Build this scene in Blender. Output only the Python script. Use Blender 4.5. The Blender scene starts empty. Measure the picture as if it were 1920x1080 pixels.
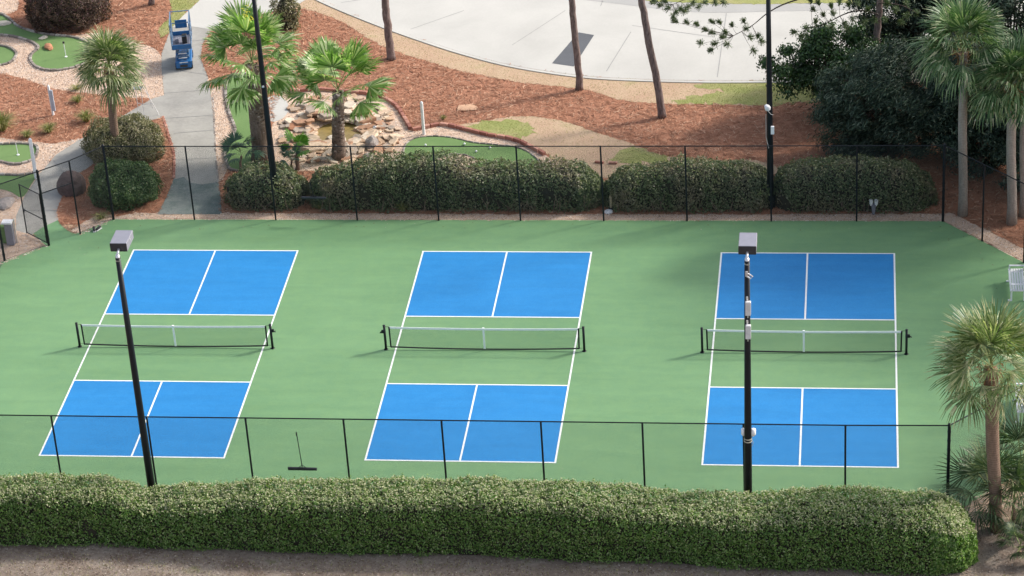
import bpy, math, random
import numpy as np
from mathutils import Matrix, Vector
from mathutils.geometry import tessellate_polygon
random.seed(7); rng = np.random.default_rng(7)
S = bpy.context.scene; COL = S.collection
# ------------------------------------------------------------------ camera
CX = np.array([12.3412, -78.5052, 48.4206]); YAW, PIT, ROL, FPX = .142777, .52551, -.065630, 5203.0
_f = np.array([-math.sin(YAW)*math.cos(PIT), math.cos(YAW)*math.cos(PIT), -math.sin(PIT)])
_r = np.array([math.cos(YAW), math.sin(YAW), 0.]); _u = np.cross(_r, _f)
_R = _r*math.cos(ROL)+_u*math.sin(ROL); _U = -_r*math.sin(ROL)+_u*math.cos(ROL)
cam = bpy.data.objects.new('camera', bpy.data.cameras.new('camera')); COL.objects.link(cam)
M4 = Matrix(((_R[0], _U[0], -_f[0], CX[0]), (_R[1], _U[1], -_f[1], CX[1]), (_R[2], _U[2], -_f[2], CX[2]), (0, 0, 0, 1)))
cam.matrix_world = M4; cam.data.sensor_width = 36; cam.data.lens = FPX/1920*36
cam.data.clip_start = 1; cam.data.clip_end = 2000; S.camera = cam
# ------------------------------------------------------------------ light
SUN = Vector((.9, .44, 0)).normalized(); EL = math.radians(37)
SUNV = Vector((SUN.x*math.cos(EL), SUN.y*math.cos(EL), math.sin(EL)))
w = bpy.data.worlds.new('World'); S.world = w; w.use_nodes = True
nt = w.node_tree; sky = nt.nodes.new('ShaderNodeTexSky'); sky.sky_type = 'NISHITA'; sky.sun_disc = False
sky.sun_elevation = EL; sky.sun_rotation = math.atan2(SUN.x, SUN.y); sky.air_density = 1.0; sky.dust_density = 3.0; sky.ozone_density = 1.0
bg = nt.nodes['Background']; bg.inputs[1].default_value = .15; hs = nt.nodes.new('ShaderNodeHueSaturation'); hs.inputs['Saturation'].default_value = .6
nt.links.new(sky.outputs[0], hs.inputs['Color']); nt.links.new(hs.outputs[0], bg.inputs[0])   # thin high haze: a paler blue
sl = bpy.data.lights.new('sun', 'SUN'); sl.energy = 2.3; sl.angle = math.radians(7); sl.color = (1, .94, .86)
so = bpy.data.objects.new('sun', sl); COL.objects.link(so); so.rotation_euler = SUNV.to_track_quat('Z', 'Y').to_euler()
S.view_settings.view_transform = 'Standard'; S.view_settings.look = 'None'; S.view_settings.gamma = 1
S.view_settings.exposure = 0.79
# ------------------------------------------------------------------ projection helpers (photo pixel -> place on the ground or on an upright plane)
def _ray(u, v): return _R*((u-960)/FPX) - _U*((v-540)/FPX) + _f
def G(u, v, z=0.): d = _ray(u, v); return CX + d*((z-CX[2])/d[2])
def PY(u, v, y): d = _ray(u, v); return CX + d*((y-CX[1])/d[1])
# ------------------------------------------------------------------ materials
def node(nt, t, **k):
    n = nt.nodes.new(t)
    for a, b in k.items():
        if a.startswith('i_'): n.inputs[int(a[2:])].default_value = b
        else: setattr(n, a, b)
    return n
def ramp(nt, fac, stops):
    r = nt.nodes.new('ShaderNodeValToRGB'); e = r.color_ramp.elements
    while len(e) < len(stops): e.new(.5)
    for i, (p, c) in enumerate(stops): e[i].position = p; e[i].color = (*c, 1)
    nt.links.new(fac, r.inputs[0]); return r.outputs[0]
def mixc(nt, fac, a, b, mode='MIX'):
    m = nt.nodes.new('ShaderNodeMix'); m.data_type = 'RGBA'; m.blend_type = mode
    for s, v in ((0, fac), (6, a), (7, b)):
        if isinstance(v, (int, float)): m.inputs[s].default_value = v
        elif isinstance(v, tuple): m.inputs[s].default_value = (*v, 1)
        else: nt.links.new(v, m.inputs[s])
    return m.outputs[2]
def base(name, rough=.7, spec=.5):
    m = bpy.data.materials.new(name); m.use_nodes = True; n = m.node_tree; p = n.nodes['Principled BSDF']
    p.inputs['Roughness'].default_value = rough; p.inputs['Specular IOR Level'].default_value = spec
    return m, n, p
def pos(n, scale=(1, 1, 1)):
    g = n.nodes.new('ShaderNodeNewGeometry'); mp = n.nodes.new('ShaderNodeMapping'); mp.inputs['Scale'].default_value = scale
    n.links.new(g.outputs['Position'], mp.inputs[0]); return mp.outputs[0]
def noise(n, vec, sc, det=4, rough=.55, dist=0.):
    t = node(n, 'ShaderNodeTexNoise'); t.inputs['Scale'].default_value = sc; t.inputs['Detail'].default_value = det
    t.inputs['Roughness'].default_value = rough; t.inputs['Distortion'].default_value = dist
    n.links.new(vec, t.inputs['Vector']); return t.outputs['Fac']
def bump(n, p, h, strength, dist=.05):
    b = n.nodes.new('ShaderNodeBump'); b.inputs['Strength'].default_value = strength; b.inputs['Distance'].default_value = dist
    n.links.new(h, b.inputs['Height']); n.links.new(b.outputs[0], p.inputs['Normal'])
def ground_mat(name, fine, coarse, fs, cs, rough=.9, bmp=.3, mode='MIX', cf=.5, scale=(1, 1, 1), spec=.3):
    m, n, p = base(name, rough, spec); v = pos(n, scale)
    f = noise(n, v, fs, 5, .7); c = noise(n, v, cs, 3, .6, .3)
    a = ramp(n, f, fine); b = ramp(n, c, coarse)
    n.links.new(mixc(n, cf, a, b), p.inputs['Base Color']); bump(n, p, f, bmp); return m
def flat(name, col, rough=.6, metal=0., spec=.5, var=.12, sc=6.):
    m, n, p = base(name, rough, spec); p.inputs['Metallic'].default_value = metal
    v = pos(n); f = noise(n, v, sc, 4)
    a = tuple(c*(1-var) for c in col); b = tuple(min(1, c*(1+var)) for c in col)
    n.links.new(ramp(n, f, [(.3, a), (.7, b)]), p.inputs['Base Color']); return m
def leafmat(name, stops, rough=.5, trans=.25, patch=None, tint=(1.0, 1.25, .5), spec=.4):
    m, n, p = base(name, rough, spec); g = n.nodes.new('ShaderNodeNewGeometry')
    c = ramp(n, g.outputs['Random Per Island'], stops)
    if patch:
        f = noise(n, pos(n), patch[1], 3, .6); fr = ramp(n, f, [(patch[2], (0, 0, 0)), (patch[2]+.15, (1, 1, 1))])
        c = mixc(n, fr, c, mixc(n, .65, c, patch[0]))
    n.links.new(c, p.inputs['Base Color'])
    t = n.nodes.new('ShaderNodeBsdfTranslucent'); n.links.new(mixc(n, 1., c, tint, 'MULTIPLY'), t.inputs[0])
    mx = n.nodes.new('ShaderNodeMixShader'); mx.inputs[0].default_value = trans
    n.links.new(p.outputs[0], mx.inputs[1]); n.links.new(t.outputs[0], mx.inputs[2])
    n.links.new(mx.outputs[0], n.nodes['Material Output'].inputs[0]); return m
def islandmat(name, stops, rough=.85, spec=.3, bmp=0):
    m, n, p = base(name, rough, spec); g = n.nodes.new('ShaderNodeNewGeometry')
    c = ramp(n, g.outputs['Random Per Island'], stops); f = noise(n, pos(n), 14., 4)
    c = mixc(n, .35, c, ramp(n, f, [(.3, (.35, .35, .35)), (.7, (.9, .9, .9))]), 'MULTIPLY')
    n.links.new(c, p.inputs['Base Color'])
    if bmp: bump(n, p, f, bmp)
    return m
def court_mat(name, lo, hi, streak):
    m, n, p = base(name, .62, .35); v = pos(n)
    a = noise(n, v, .16, 4, .55, .6); c = ramp(n, a, [(.3, lo), (.7, hi)])
    s = noise(n, pos(n, (.25, 1.6, 1)), 1.3, 5, .6, .5); c = mixc(n, .35, c, ramp(n, s, [(.3, tuple(x*.8 for x in lo)), (.7, tuple(x*1.12 for x in hi))]))
    q = noise(n, v, 2.3, 6, .7, .4); c = mixc(n, .32, c, ramp(n, q, [(.42, streak), (.6, hi)]))
    d = noise(n, v, 42., 3, .8); c = mixc(n, .1, c, ramp(n, d, [(.35, (0, 0, 0)), (.65, (1, 1, 1))]), 'OVERLAY')
    n.links.new(c, p.inputs['Base Color']); bump(n, p, d, .08, .01)
    return m
def trunk_mat(name, a, b, band, vs=(8, 8, 3)):
    m, n, p = base(name, .9, .2); v = pos(n, vs); f = noise(n, v, 1.6, 6, .7)
    c = ramp(n, f, [(.3, a), (.7, b)])
    if band:
        wv = node(n, 'ShaderNodeTexWave', wave_type='BANDS', bands_direction='Z'); wv.inputs['Scale'].default_value = band; wv.inputs['Distortion'].default_value = 2.
        n.links.new(pos(n), wv.inputs[0]); c = mixc(n, .3, c, ramp(n, wv.outputs['Fac'], [(0, tuple(x*.5 for x in a)), (.35, b)]))
    n.links.new(c, p.inputs['Base Color']); bump(n, p, f, .8, .04); return m

M = {}
M['green'] = court_mat('green_court_paint', (.116, .236, .104), (.166, .300, .138), (.130, .262, .138))
M['blue'] = court_mat('blue_court_paint', (.009, .165, .42), (.016, .205, .50), (.03, .24, .54))
M['line'] = flat('white_line_paint', (.74, .76, .74), .6, var=.06, sc=9)
M['mulch'] = ground_mat('pine_straw_mulch', [(.25, (.27, .115, .065)), (.5, (.40, .185, .108)), (.75, (.53, .29, .185))], [(.3, (.32, .135, .078)), (.7, (.47, .235, .145))], 17., .8, bmp=.7, scale=(1, 1.6, 1))
M['straw'] = islandmat('pine_straw_needles', [(0, (.24, .10, .055)), (.4, (.38, .175, .10)), (.8, (.50, .26, .16)), (1, (.66, .44, .30))])
M['gravelbase'] = ground_mat('shell_gravel', [(.3, (.42, .27, .18)), (.55, (.64, .47, .35)), (.75, (.80, .66, .53))], [(.3, (.58, .41, .30)), (.7, (.72, .56, .43))], 22., 1.5, bmp=.7)
M['stone'] = islandmat('gravel_stones', [(0, (.38, .24, .17)), (.35, (.58, .42, .32)), (.7, (.72, .58, .47)), (1, (.84, .77, .70))])
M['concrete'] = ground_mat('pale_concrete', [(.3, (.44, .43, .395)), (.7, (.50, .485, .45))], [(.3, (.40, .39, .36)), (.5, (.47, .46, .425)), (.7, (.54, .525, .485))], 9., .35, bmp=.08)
M['pathconcrete'] = ground_mat('path_concrete', [(.3, (.27, .26, .235)), (.7, (.37, .355, .32))], [(.3, (.24, .23, .21)), (.7, (.42, .405, .365))], 7., .8, bmp=.1)
M['gutter'] = ground_mat('gutter_concrete', [(.3, (.34, .335, .32)), (.7, (.40, .39, .37))], [(.3, (.33, .325, .31)), (.7, (.42, .41, .385))], 9., .5, bmp=.08)
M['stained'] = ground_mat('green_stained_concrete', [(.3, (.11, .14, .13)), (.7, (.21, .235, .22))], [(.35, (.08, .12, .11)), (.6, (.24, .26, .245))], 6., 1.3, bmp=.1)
M['turf'] = ground_mat('putting_turf', [(.3, (.11, .195, .062)), (.7, (.155, .25, .088))], [(.3, (.10, .18, .058)), (.7, (.18, .275, .105))], 30., .6, bmp=.15)
M['lawn'] = ground_mat('dry_lawn', [(.3, (.28, .175, .11)), (.5, (.46, .32, .21)), (.75, (.60, .46, .33))], [(.3, (.42, .275, .185)), (.6, (.48, .355, .235)), (.75, (.30, .29, .12))], 13., .7, bmp=.5, cf=.55)
M['lawngreen'] = ground_mat('green_lawn', [(.3, (.18, .21, .055)), (.7, (.36, .36, .14))], [(.3, (.42, .34, .20)), (.55, (.28, .29, .10)), (.8, (.18, .24, .055))], 16., .8, bmp=.5)
M['dirt'] = ground_mat('patchy_dirt', [(.3, (.12, .09, .07)), (.55, (.23, .18, .14)), (.75, (.46, .40, .35))], [(.32, (.14, .10, .08)), (.5, (.27, .215, .175)), (.6, (.33, .28, .235)), (.7, (.17, .18, .075))], 9., .9, bmp=.8)  # dark soil with patchy grass
M['asphalt'] = ground_mat('asphalt_patch', [(.3, (.075, .08, .09)), (.7, (.14, .145, .155))], [(.3, (.09, .095, .105)), (.7, (.12, .125, .135))], 40., 1., bmp=.3)
M['joint'] = flat('joint_grey', (.30, .295, .28), .9)  # plain darker grey for the joint lines in the concrete
M['curbbrick'] = islandmat('grey_edging_block', [(0, (.20, .17, .15)), (.6, (.34, .30, .26)), (1, (.45, .40, .36))])
M['pinkbrick'] = islandmat('pink_edging_block', [(0, (.30, .12, .09)), (.5, (.42, .19, .14)), (1, (.52, .28, .21))])
M['black'] = flat('black_coated_steel', (.006, .008, .012), .45, spec=.3, var=.2)
M['wire'] = flat('black_vinyl_wire', (.018, .022, .022), .5, var=.1)
M['netcord'] = flat('black_net_cord', (.02, .025, .022), .8)
M['tape'] = flat('white_net_tape', (.84, .86, .86), .7, var=.05)
M['greymetal'] = flat('grey_lamp_housing', (.22, .22, .26), .5, var=.06)
M['darkmetal'] = flat('dark_lamp_bracket', (.02, .022, .028), .5)
M['silver'] = flat('galvanised_steel', (.62, .62, .64), .35, .6)
M['white'] = flat('white_plastic', (.80, .80, .81), .5, var=.05)
M['offwhite'] = flat('weathered_white_box', (.60, .60, .60), .6, var=.12)
M['liftblue'] = flat('lift_blue_paint', (.010, .11, .30), .4, var=.15)
M['panel'] = flat('pale_panel', (.42, .47, .55), .5)
M['liftpale'] = flat('lift_rail_paint', (.11, .19, .30), .4, var=.25, sc=20)
M['tyre'] = flat('black_tyre', (.03, .03, .032), .8)
M['rope'] = flat('pale_strap', (.45, .42, .33), .8)
M['wood'] = flat('weathered_wood', (.36, .30, .20), .85, var=.25, sc=14)
M['rock'] = islandmat('sandstone_slab', [(0, (.33, .18, .10)), (.4, (.50, .35, .23)), (.75, (.60, .48, .36)), (1, (.70, .62, .52))], bmp=.3)
M['greyrock'] = islandmat('grey_boulder', [(0, (.22, .19, .17)), (1, (.34, .30, .28))], bmp=.6)
M['darkrock'] = flat('purple_brown_boulder', (.095, .065, .06), .85, var=.3, sc=5)
M['terracotta'] = flat('terracotta_stone', (.42, .19, .10), .8, var=.25)
M['flag'] = flat('tan_flagstone', (.52, .32, .20), .85, var=.15)
M['pond'] = ground_mat('murky_pond_water', [(.3, (.18, .125, .035)), (.7, (.33, .24, .09))], [(.3, (.14, .105, .03)), (.7, (.36, .27, .11))], 6., 1.6, rough=.3, bmp=.04, spec=.3)
M['hedge'] = leafmat('clipped_hedge_leaf', [(0, (.065, .155, .026)), (.4, (.13, .25, .048)), (.7, (.21, .33, .085)), (.9, (.29, .37, .14)), (1, (.38, .40, .22))], .45, .36, patch=((.24, .20, .09), .5, .68), spec=.5)
M['bhedge'] = leafmat('dark_hedge_leaf', [(0, (.065, .10, .045)), (.45, (.135, .175, .085)), (.8, (.22, .25, .14)), (.95, (.29, .28, .17)), (1, (.42, .38, .28))], .42, .3, patch=((.33, .25, .19), .8, .50))
M['bush'] = leafmat('bright_bush_leaf', [(0, (.045, .095, .035)), (.5, (.10, .165, .065)), (.85, (.18, .25, .11)), (1, (.30, .33, .19))], .45, .28)
M['brownbush'] = leafmat('brownish_bush_leaf', [(0, (.08, .09, .04)), (.4, (.18, .18, .085)), (.75, (.30, .26, .16)), (1, (.46, .40, .30))], .6, .25)
M['purplebush'] = leafmat('purple_bush_leaf', [(0, (.045, .035, .025)), (.5, (.11, .07, .055)), (.85, (.20, .14, .10)), (1, (.16, .05, .10))], .6, .2)
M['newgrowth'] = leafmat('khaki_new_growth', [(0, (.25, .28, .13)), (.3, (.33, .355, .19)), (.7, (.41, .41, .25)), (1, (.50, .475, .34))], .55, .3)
M['twig'] = flat('grey_brown_twig', (.22, .16, .12), .9, var=.4)
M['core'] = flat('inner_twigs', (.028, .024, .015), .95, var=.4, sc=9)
M['darkleaf'] = leafmat('shaded_evergreen', [(0, (.012, .028, .018)), (.55, (.032, .062, .040)), (.85, (.08, .13, .08)), (1, (.24, .27, .19))], .6, .12)
M['holly'] = leafmat('glossy_broadleaf', [(0, (.015, .042, .014)), (.6, (.038, .085, .028)), (1, (.09, .16, .055))], .35, .22)
M['pineneedle'] = leafmat('pine_needles', [(0, (.05, .09, .035)), (.6, (.10, .15, .06)), (1, (.18, .20, .10))], .5, .2)
M['sabal'] = leafmat('sabal_frond', [(0, (.08, .125, .045)), (.4, (.16, .22, .085)), (.7, (.28, .32, .16)), (.9, (.44, .43, .27)), (1, (.58, .52, .36))], .38, .35)
M['sabalgreen'] = leafmat('green_sabal_frond', [(0, (.05, .105, .04)), (.45, (.10, .185, .075)), (.75, (.20, .29, .14)), (.93, (.38, .42, .26)), (1, (.50, .46, .32))], .38, .3)
M['sabaldark'] = leafmat('palmetto_frond', [(0, (.025, .055, .022)), (.6, (.06, .10, .04)), (1, (.14, .17, .08))], .45, .25)
M['washi'] = leafmat('fan_palm_frond', [(0, (.09, .18, .04)), (.4, (.17, .30, .08)), (.7, (.32, .45, .17)), (.88, (.52, .57, .33)), (1, (.66, .66, .48))], .38, .4)
M['brightfan'] = leafmat('young_fan_frond', [(0, (.07, .20, .02)), (.6, (.13, .30, .04)), (1, (.2, .38, .07))], .4, .4)
M['bluefan'] = leafmat('blue_green_fan_frond', [(0, (.04, .09, .06)), (1, (.09, .16, .10))], .5, .2)
M['petiole'] = flat('palm_petiole', (.20, .24, .08), .6)
M['deadfrond'] = leafmat('dead_frond', [(0, (.16, .075, .035)), (.6, (.36, .19, .10)), (1, (.50, .38, .25))], .8, .15)
M['yellow'] = leafmat('yellow_bloom', [(0, (.55, .48, .03)), (1, (.75, .70, .12))], .6, .3)
M['grasstuft'] = leafmat('ornamental_grass', [(0, (.14, .16, .045)), (.5, (.26, .26, .09)), (1, (.46, .38, .20))], .7, .3)
M['blade'] = leafmat('short_grass_blade', [(0, (.20, .22, .07)), (.5, (.34, .32, .14)), (1, (.50, .40, .24))], .7, .3)
M['litter'] = islandmat('leaf_litter', [(0, (.09, .055, .035)), (.6, (.22, .15, .10)), (1, (.50, .44, .38))])
M['sabaltrunk'] = trunk_mat('sabal_bark', (.20, .175, .15), (.38, .34, .30), 5.)
M['browntrunk'] = trunk_mat('brown_palm_bark', (.13, .085, .06), (.28, .19, .14), 4.)
M['washitrunk'] = trunk_mat('rough_palm_bark', (.09, .065, .05), (.27, .21, .17), 0)
M['boot'] = islandmat('palm_boots', [(0, (.07, .05, .04)), (.5, (.20, .15, .12)), (1, (.50, .44, .40))])
M['pinebark'] = trunk_mat('pine_bark', (.07, .05, .045), (.30, .23, .21), 0, (9, 9, 2.2))
M['wood_dark'] = trunk_mat('dark_branch_bark', (.04, .03, .025), (.11, .085, .07), 0)
M['solesurf'] = flat('dark_rubber', (.02, .02, .022), .7)
# ------------------------------------------------------------------ object helpers
def tag(o, label=None, cat=None, group=None, kind=None):
    if label: o['label'] = label
    if cat: o['category'] = cat
    if group: o['group'] = group
    if kind: o['kind'] = kind
    return o
def thing(name, label, cat, loc=(0, 0, 0), rz=0., group=None):
    o = bpy.data.objects.new(name, None); COL.objects.link(o); o.location = tuple(map(float, loc)); o.rotation_euler = (0, 0, rz)
    o.empty_display_size = .2; return tag(o, label, cat, group)
def link(name, me, m, parent=None, smooth=False):
    me.materials.append(m); o = bpy.data.objects.new(name, me); COL.objects.link(o)
    if parent is not None: o.parent = parent
    if smooth: me.polygons.foreach_set('use_smooth', [True]*len(me.polygons))
    return o
def quads(name, V, m, parent=None):
    V = np.asarray(V, dtype=np.float32); n, k = V.shape[0], V.shape[1]; me = bpy.data.meshes.new(name)
    me.vertices.add(n*k); me.vertices.foreach_set('co', V.reshape(-1)); me.loops.add(n*k)
    me.loops.foreach_set('vertex_index', np.arange(n*k, dtype=np.int32)); me.polygons.add(n)
    me.polygons.foreach_set('loop_start', np.arange(0, n*k, k, dtype=np.int32)); me.update(calc_edges=True)
    return link(name, me, m, parent)
class MB:
    def __init__(s): s.v = []; s.f = []
    def add(s, v, f): b = len(s.v); s.v += [tuple(map(float, p)) for p in v]; s.f += [tuple(b+i for i in q) for q in f]; return s
    def box(s, c, d, rz=0., R=None, bev=0.):
        x, y, z = d[0]/2, d[1]/2, d[2]/2
        if bev:
            b = min(bev, x*.45, y*.45, z*.45); P = []
            for zz, k in ((-z, b), (-z+b, 0), (z-b, 0), (z, b)):
                for sx, sy in ((-1, -1), (1, -1), (1, 1), (-1, 1)): P.append((sx*(x-k), sy*(y-k), zz))
            F = [(3, 2, 1, 0), (12, 13, 14, 15)]+[(4*l+i, 4*l+(i+1) % 4, 4*l+4+(i+1) % 4, 4*l+4+i) for l in range(3) for i in range(4)]
        else:
            P = [(-x, -y, -z), (x, -y, -z), (x, y, -z), (-x, y, -z), (-x, -y, z), (x, -y, z), (x, y, z), (-x, y, z)]
            F = [(3, 2, 1, 0), (4, 5, 6, 7), (0, 1, 5, 4), (1, 2, 6, 5), (2, 3, 7, 6), (3, 0, 4, 7)]
        Rm = np.array(R) if R is not None else np.array([[math.cos(rz), -math.sin(rz), 0], [math.sin(rz), math.cos(rz), 0], [0, 0, 1]])
        return s.add([Rm@np.array(p)+np.array(c) for p in P], F)
    def tube(s, pts, r, n=8, cap=True):
        pts = [np.array(p, float) for p in pts]; rs = r if isinstance(r, (list, tuple)) else [r]*len(pts); P = []
        for i, p in enumerate(pts):
            t = pts[min(i+1, len(pts)-1)]-pts[max(i-1, 0)]; t = t/(np.linalg.norm(t)+1e-9)
            a = np.array([0, 0, 1.]) if abs(t[2]) < .9 else np.array([1., 0, 0]); u = np.cross(t, a); u /= np.linalg.norm(u); q = np.cross(t, u)
            for k in range(n): an = 2*math.pi*k/n; P.append(p+rs[i]*(math.cos(an)*u+math.sin(an)*q))
        F = [(i*n+k, i*n+(k+1) % n, (i+1)*n+(k+1) % n, (i+1)*n+k) for i in range(len(pts)-1) for k in range(n)]
        if cap: F += [tuple(range(n-1, -1, -1)), tuple((len(pts)-1)*n+k for k in range(n))]
        return s.add(P, F)
    def build(s, name, m, parent=None, smooth=False):
        me = bpy.data.meshes.new(name); me.from_pydata(s.v, [], s.f); me.update(); o = link(name, me, m, parent, smooth)
        return o
def smoothpts(P, closed=True, k=6):
    P = [np.array(p, float) for p in P]; n = len(P); out = []
    for i in range(n if closed else n-1):
        g = lambda j: P[j % n] if closed else P[max(0, min(n-1, j))]
        a, b, c, d = g(i-1), g(i), g(i+1), g(i+2)
        for q in range(k):
            t = q/k; out.append(.5*((2*b)+(c-a)*t+(2*a-5*b+4*c-d)*t*t+(3*b-a-3*c+d)*t**3))
    if not closed: out.append(P[-1])
    return out
LZ = [0.0]
def sheet(name, px, m, z, smooth=True, world=False, jit=0., label=None, kind='structure', cat=None, sub=6):
    P = [np.array(p, float)[:2] for p in px] if world else [G(*p)[:2] for p in px]
    if smooth: P = smoothpts(P, True, sub)
    if jit:
        Q = []
        for i, p in enumerate(P):
            q = P[(i+1) % len(P)]; L = np.linalg.norm(q-p); k = max(1, int(L/.12))
            for j in range(k): Q.append(p+(q-p)*j/k+rng.normal(0, jit, 2))
        P = Q
    tri = tessellate_polygon([[Vector((p[0], p[1], 0)) for p in P]]); me = bpy.data.meshes.new(name)
    F = []
    for t in tri:
        a, b, c = (P[i] for i in t); F.append(tuple(t) if (b[0]-a[0])*(c[1]-a[1])-(b[1]-a[1])*(c[0]-a[0]) > 0 else tuple(reversed(t)))
    me.from_pydata([(p[0], p[1], z) for p in P], [], F); me.update(); o = link(name, me, m)
    tag(o, label, cat, None, kind); return P
def inside(P, X):
    P = np.array(P); x, y = X[:, 0], X[:, 1]; r = np.zeros(len(X), bool); n = len(P); j = n-1
    for i in range(n):
        xi, yi = P[i]; xj, yj = P[j]
        c = ((yi > y) != (yj > y)) & (x < (xj-xi)*(y-yi)/(yj-yi+1e-12)+xi); r ^= c; j = i
    return r
def scatter(P, dens, excl=()):
    P = np.array(P); a, b = P.min(0), P.max(0); n = int((b-a).prod()*dens); X = rng.uniform(a, b, (n, 2)); k = inside(P, X)
    for e in excl: k &= ~inside(e, X)
    return X[k]
def unit(V): return V/(np.linalg.norm(V, axis=-1, keepdims=True)+1e-9)
def leaves(P, N, L, W, jn=.6, tilt=None):
    n = len(P); N = unit(N+rng.normal(0, jn, (n, 3))); A = rng.normal(0, 1, (n, 3))
    if tilt is not None: A = A*.5+tilt
    T = unit(A-(A*N).sum(1, keepdims=True)*N); B = np.cross(N, T)
    l = (L*rng.uniform(.6, 1.3, n))[:, None]/2; w_ = (W*rng.uniform(.7, 1.2, n))[:, None]/2
    return np.stack([P-T*l, P+B*w_+N*w_*.5, P+T*l, P-B*w_+N*w_*.5], 1)
def wob(P, sc, ph=0.):
    x, y, z = P[:, 0]*sc, P[:, 1]*sc, P[:, 2]*sc
    return (np.sin(x*1.3+y*.7+ph)+np.sin(y*1.9-z*1.1+ph*2)+np.sin(z*2.3+x*.9+ph*3)+np.sin(x*3.1-y*2.7+z*1.7+ph))/4
# ------------------------------------------------------------------ the ground
gp = []
me = bpy.data.meshes.new('ground'); me.from_pydata([(-300, -300, -.02), (300, -300, -.02), (300, 300, -.02), (-300, 300, -.02)], [], [(0, 1, 2, 3)])
tag(link('ground', me, M['lawn']), kind='structure')
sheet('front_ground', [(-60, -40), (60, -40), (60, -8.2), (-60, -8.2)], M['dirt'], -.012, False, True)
mulchP = sheet('mulch_bed', [(-40, 4), (-17, 8.6), (17, 8.6), (19, 2), (40, 2), (40, 27.2), (13, 27.2), (12, 40), (-40, 40)], M['mulch'], -.008, False, True)
courtP = sheet('court_surface', [(-18.3, 5.75), (-14.9, 8.98), (15.4, 9.05), (18.15, 6.05), (18.15, -6.0), (15.15, -9.25), (-14.9, -9.25), (-18.3, -6)], M['green'], .004, False, True)
gateP = sheet('gate_apron', [(60, 437), (82, 424), (108, 412), (116, 424), (133, 436), (153, 441), (120, 456), (90, 464)], M['green'], .000, False)
roadP = sheet('road', [(560, -30), (600, 0), (700, 42), (800, 77), (880, 102), (960, 122), (1060, 138), (1150, 146), (1300, 151), (1440, 151), (1560, 150), (1900, 140), (2000, -20), (1440, -25), (1200, -30)], M['concrete'], .006, True)
lawn1 = sheet('grass_verge', [(480, -35), (560, -30), (600, 0), (700, 42), (800, 77), (880, 102), (960, 122), (1060, 138), (1150, 146), (1300, 151), (1440, 151), (1560, 150), (1620, 175), (1440, 196), (1340, 196), (1180, 190), (1100, 168), (1020, 160), (960, 152), (860, 132), (760, 102), (700, 78), (640, 40), (590, 22), (530, 5)], M['lawn'], .001, True, jit=.03)
lawn1g = sheet('green_verge', [(1300, 160), (1360, 153), (1450, 152), (1560, 151), (1610, 175), (1500, 194), (1400, 195), (1260, 192), (1290, 180), (1350, 172)], M['lawngreen'], .005, True, jit=.09)
sheet('far_lawn', [(1120, -40), (1180, -4), (1300, 6), (1440, 8), (1540, 6), (1700, 0), (1700, -60)], M['lawngreen'], .016, True, jit=.03)
sheet('road_gutter', [(1000, -22), (1080, -3), (1180, 10), (1300, 23), (1440, 22), (1700, 14), (1700, 0), (1540, 6), (1440, 8), (1300, 6), (1180, -4), (1100, -22)], M['gutter'], .011, True)
lawn2 = sheet('lawn_mound', [(850, 238), (900, 228), (960, 219), (1010, 219), (1060, 228), (1120, 248), (1180, 268), (1240, 290), (1330, 300), (1430, 302), (1430, 330), (1000, 330), (1030, 296), (1000, 275), (960, 262), (900, 250)], M['lawn'], .001, True, jit=.03)
lawn2g = sheet('green_patch', [(862, 240), (930, 226), (985, 226), (1000, 245), (980, 262), (930, 255)], M['lawngreen'], .005, True, jit=.12)
lawn3g = sheet('green_patch', [(1150, 290), (1190, 278), (1240, 290), (1235, 303), (1170, 305)], M['lawngreen'], .005, True, jit=.12)
lawn4 = sheet('grass_verge', [(318, 0), (340, -20), (400, -25), (375, 0), (345, 28), (318, 62), (300, 70), (300, 50), (322, 28)], M['lawngreen'], .001, True, jit=.05)
pathP = sheet('path', [(298, 402), (325, 340), (327, 280), (308, 222), (308, 180), (303, 130), (303, 100), (318, 60), (345, 28), (375, 0), (420, -30), (620, -30), (560, 8), (480, 30), (395, 58), (380, 82), (376, 108), (392, 150), (399, 210), (404, 285), (411, 345), (414, 402)], M['pathconcrete'], .004, False)
brP = sheet('side_path', [(309, 178), (309, 219), (275, 228), (235, 260), (200, 290), (150, 325), (120, 360), (106, 395), (110, 412), (80, 426), (60, 440), (30, 432), (30, 405), (46, 368), (75, 325), (105, 290), (150, 261), (200, 236), (247, 207), (285, 185)], M['pathconcrete'], .002, False)
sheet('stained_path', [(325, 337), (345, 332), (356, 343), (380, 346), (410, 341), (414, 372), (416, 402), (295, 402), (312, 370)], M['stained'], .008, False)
sheet('upper_path', [(322, 52), (345, 28), (375, 0), (420, -30), (620, -30), (560, 8), (480, 30), (400, 56), (360, 50)], M['concrete'], .009, False)  # lighter concrete sheet over the upper end of the path
padP = sheet('round_pad', [(498, 200), (500, 185), (520, 179), (537, 190), (541, 206), (530, 222), (510, 228), (500, 218)], M['concrete'], .006)
gr = []; GZ = [-.0065]
def gravel(px, z=.002, smooth=True, world=False, **k):
    GZ[0] += .0009; P = sheet('gravel_bed', px, M['gravelbase'], z if z > .01 else GZ[0], smooth, world, jit=.025, kind='structure', **k); gr.append(P); return P
gravel([(-60, 70), (0, 60), (60, 74), (120, 70), (180, 62), (240, 75), (290, 92), (304, 110), (304, 140), (308, 182), (285, 184), (240, 182), (180, 177), (110, 168), (75, 158), (40, 146), (0, 138), (-60, 140)], -.002)
gravel([(-80, -30), (20, -14), (36, 8), (14, 26), (-80, 24)])
gravel([(-40, 264), (40, 264), (100, 268), (150, 261), (105, 290), (82, 318), (66, 345), (40, 378), (-40, 380)], -.002)
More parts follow.
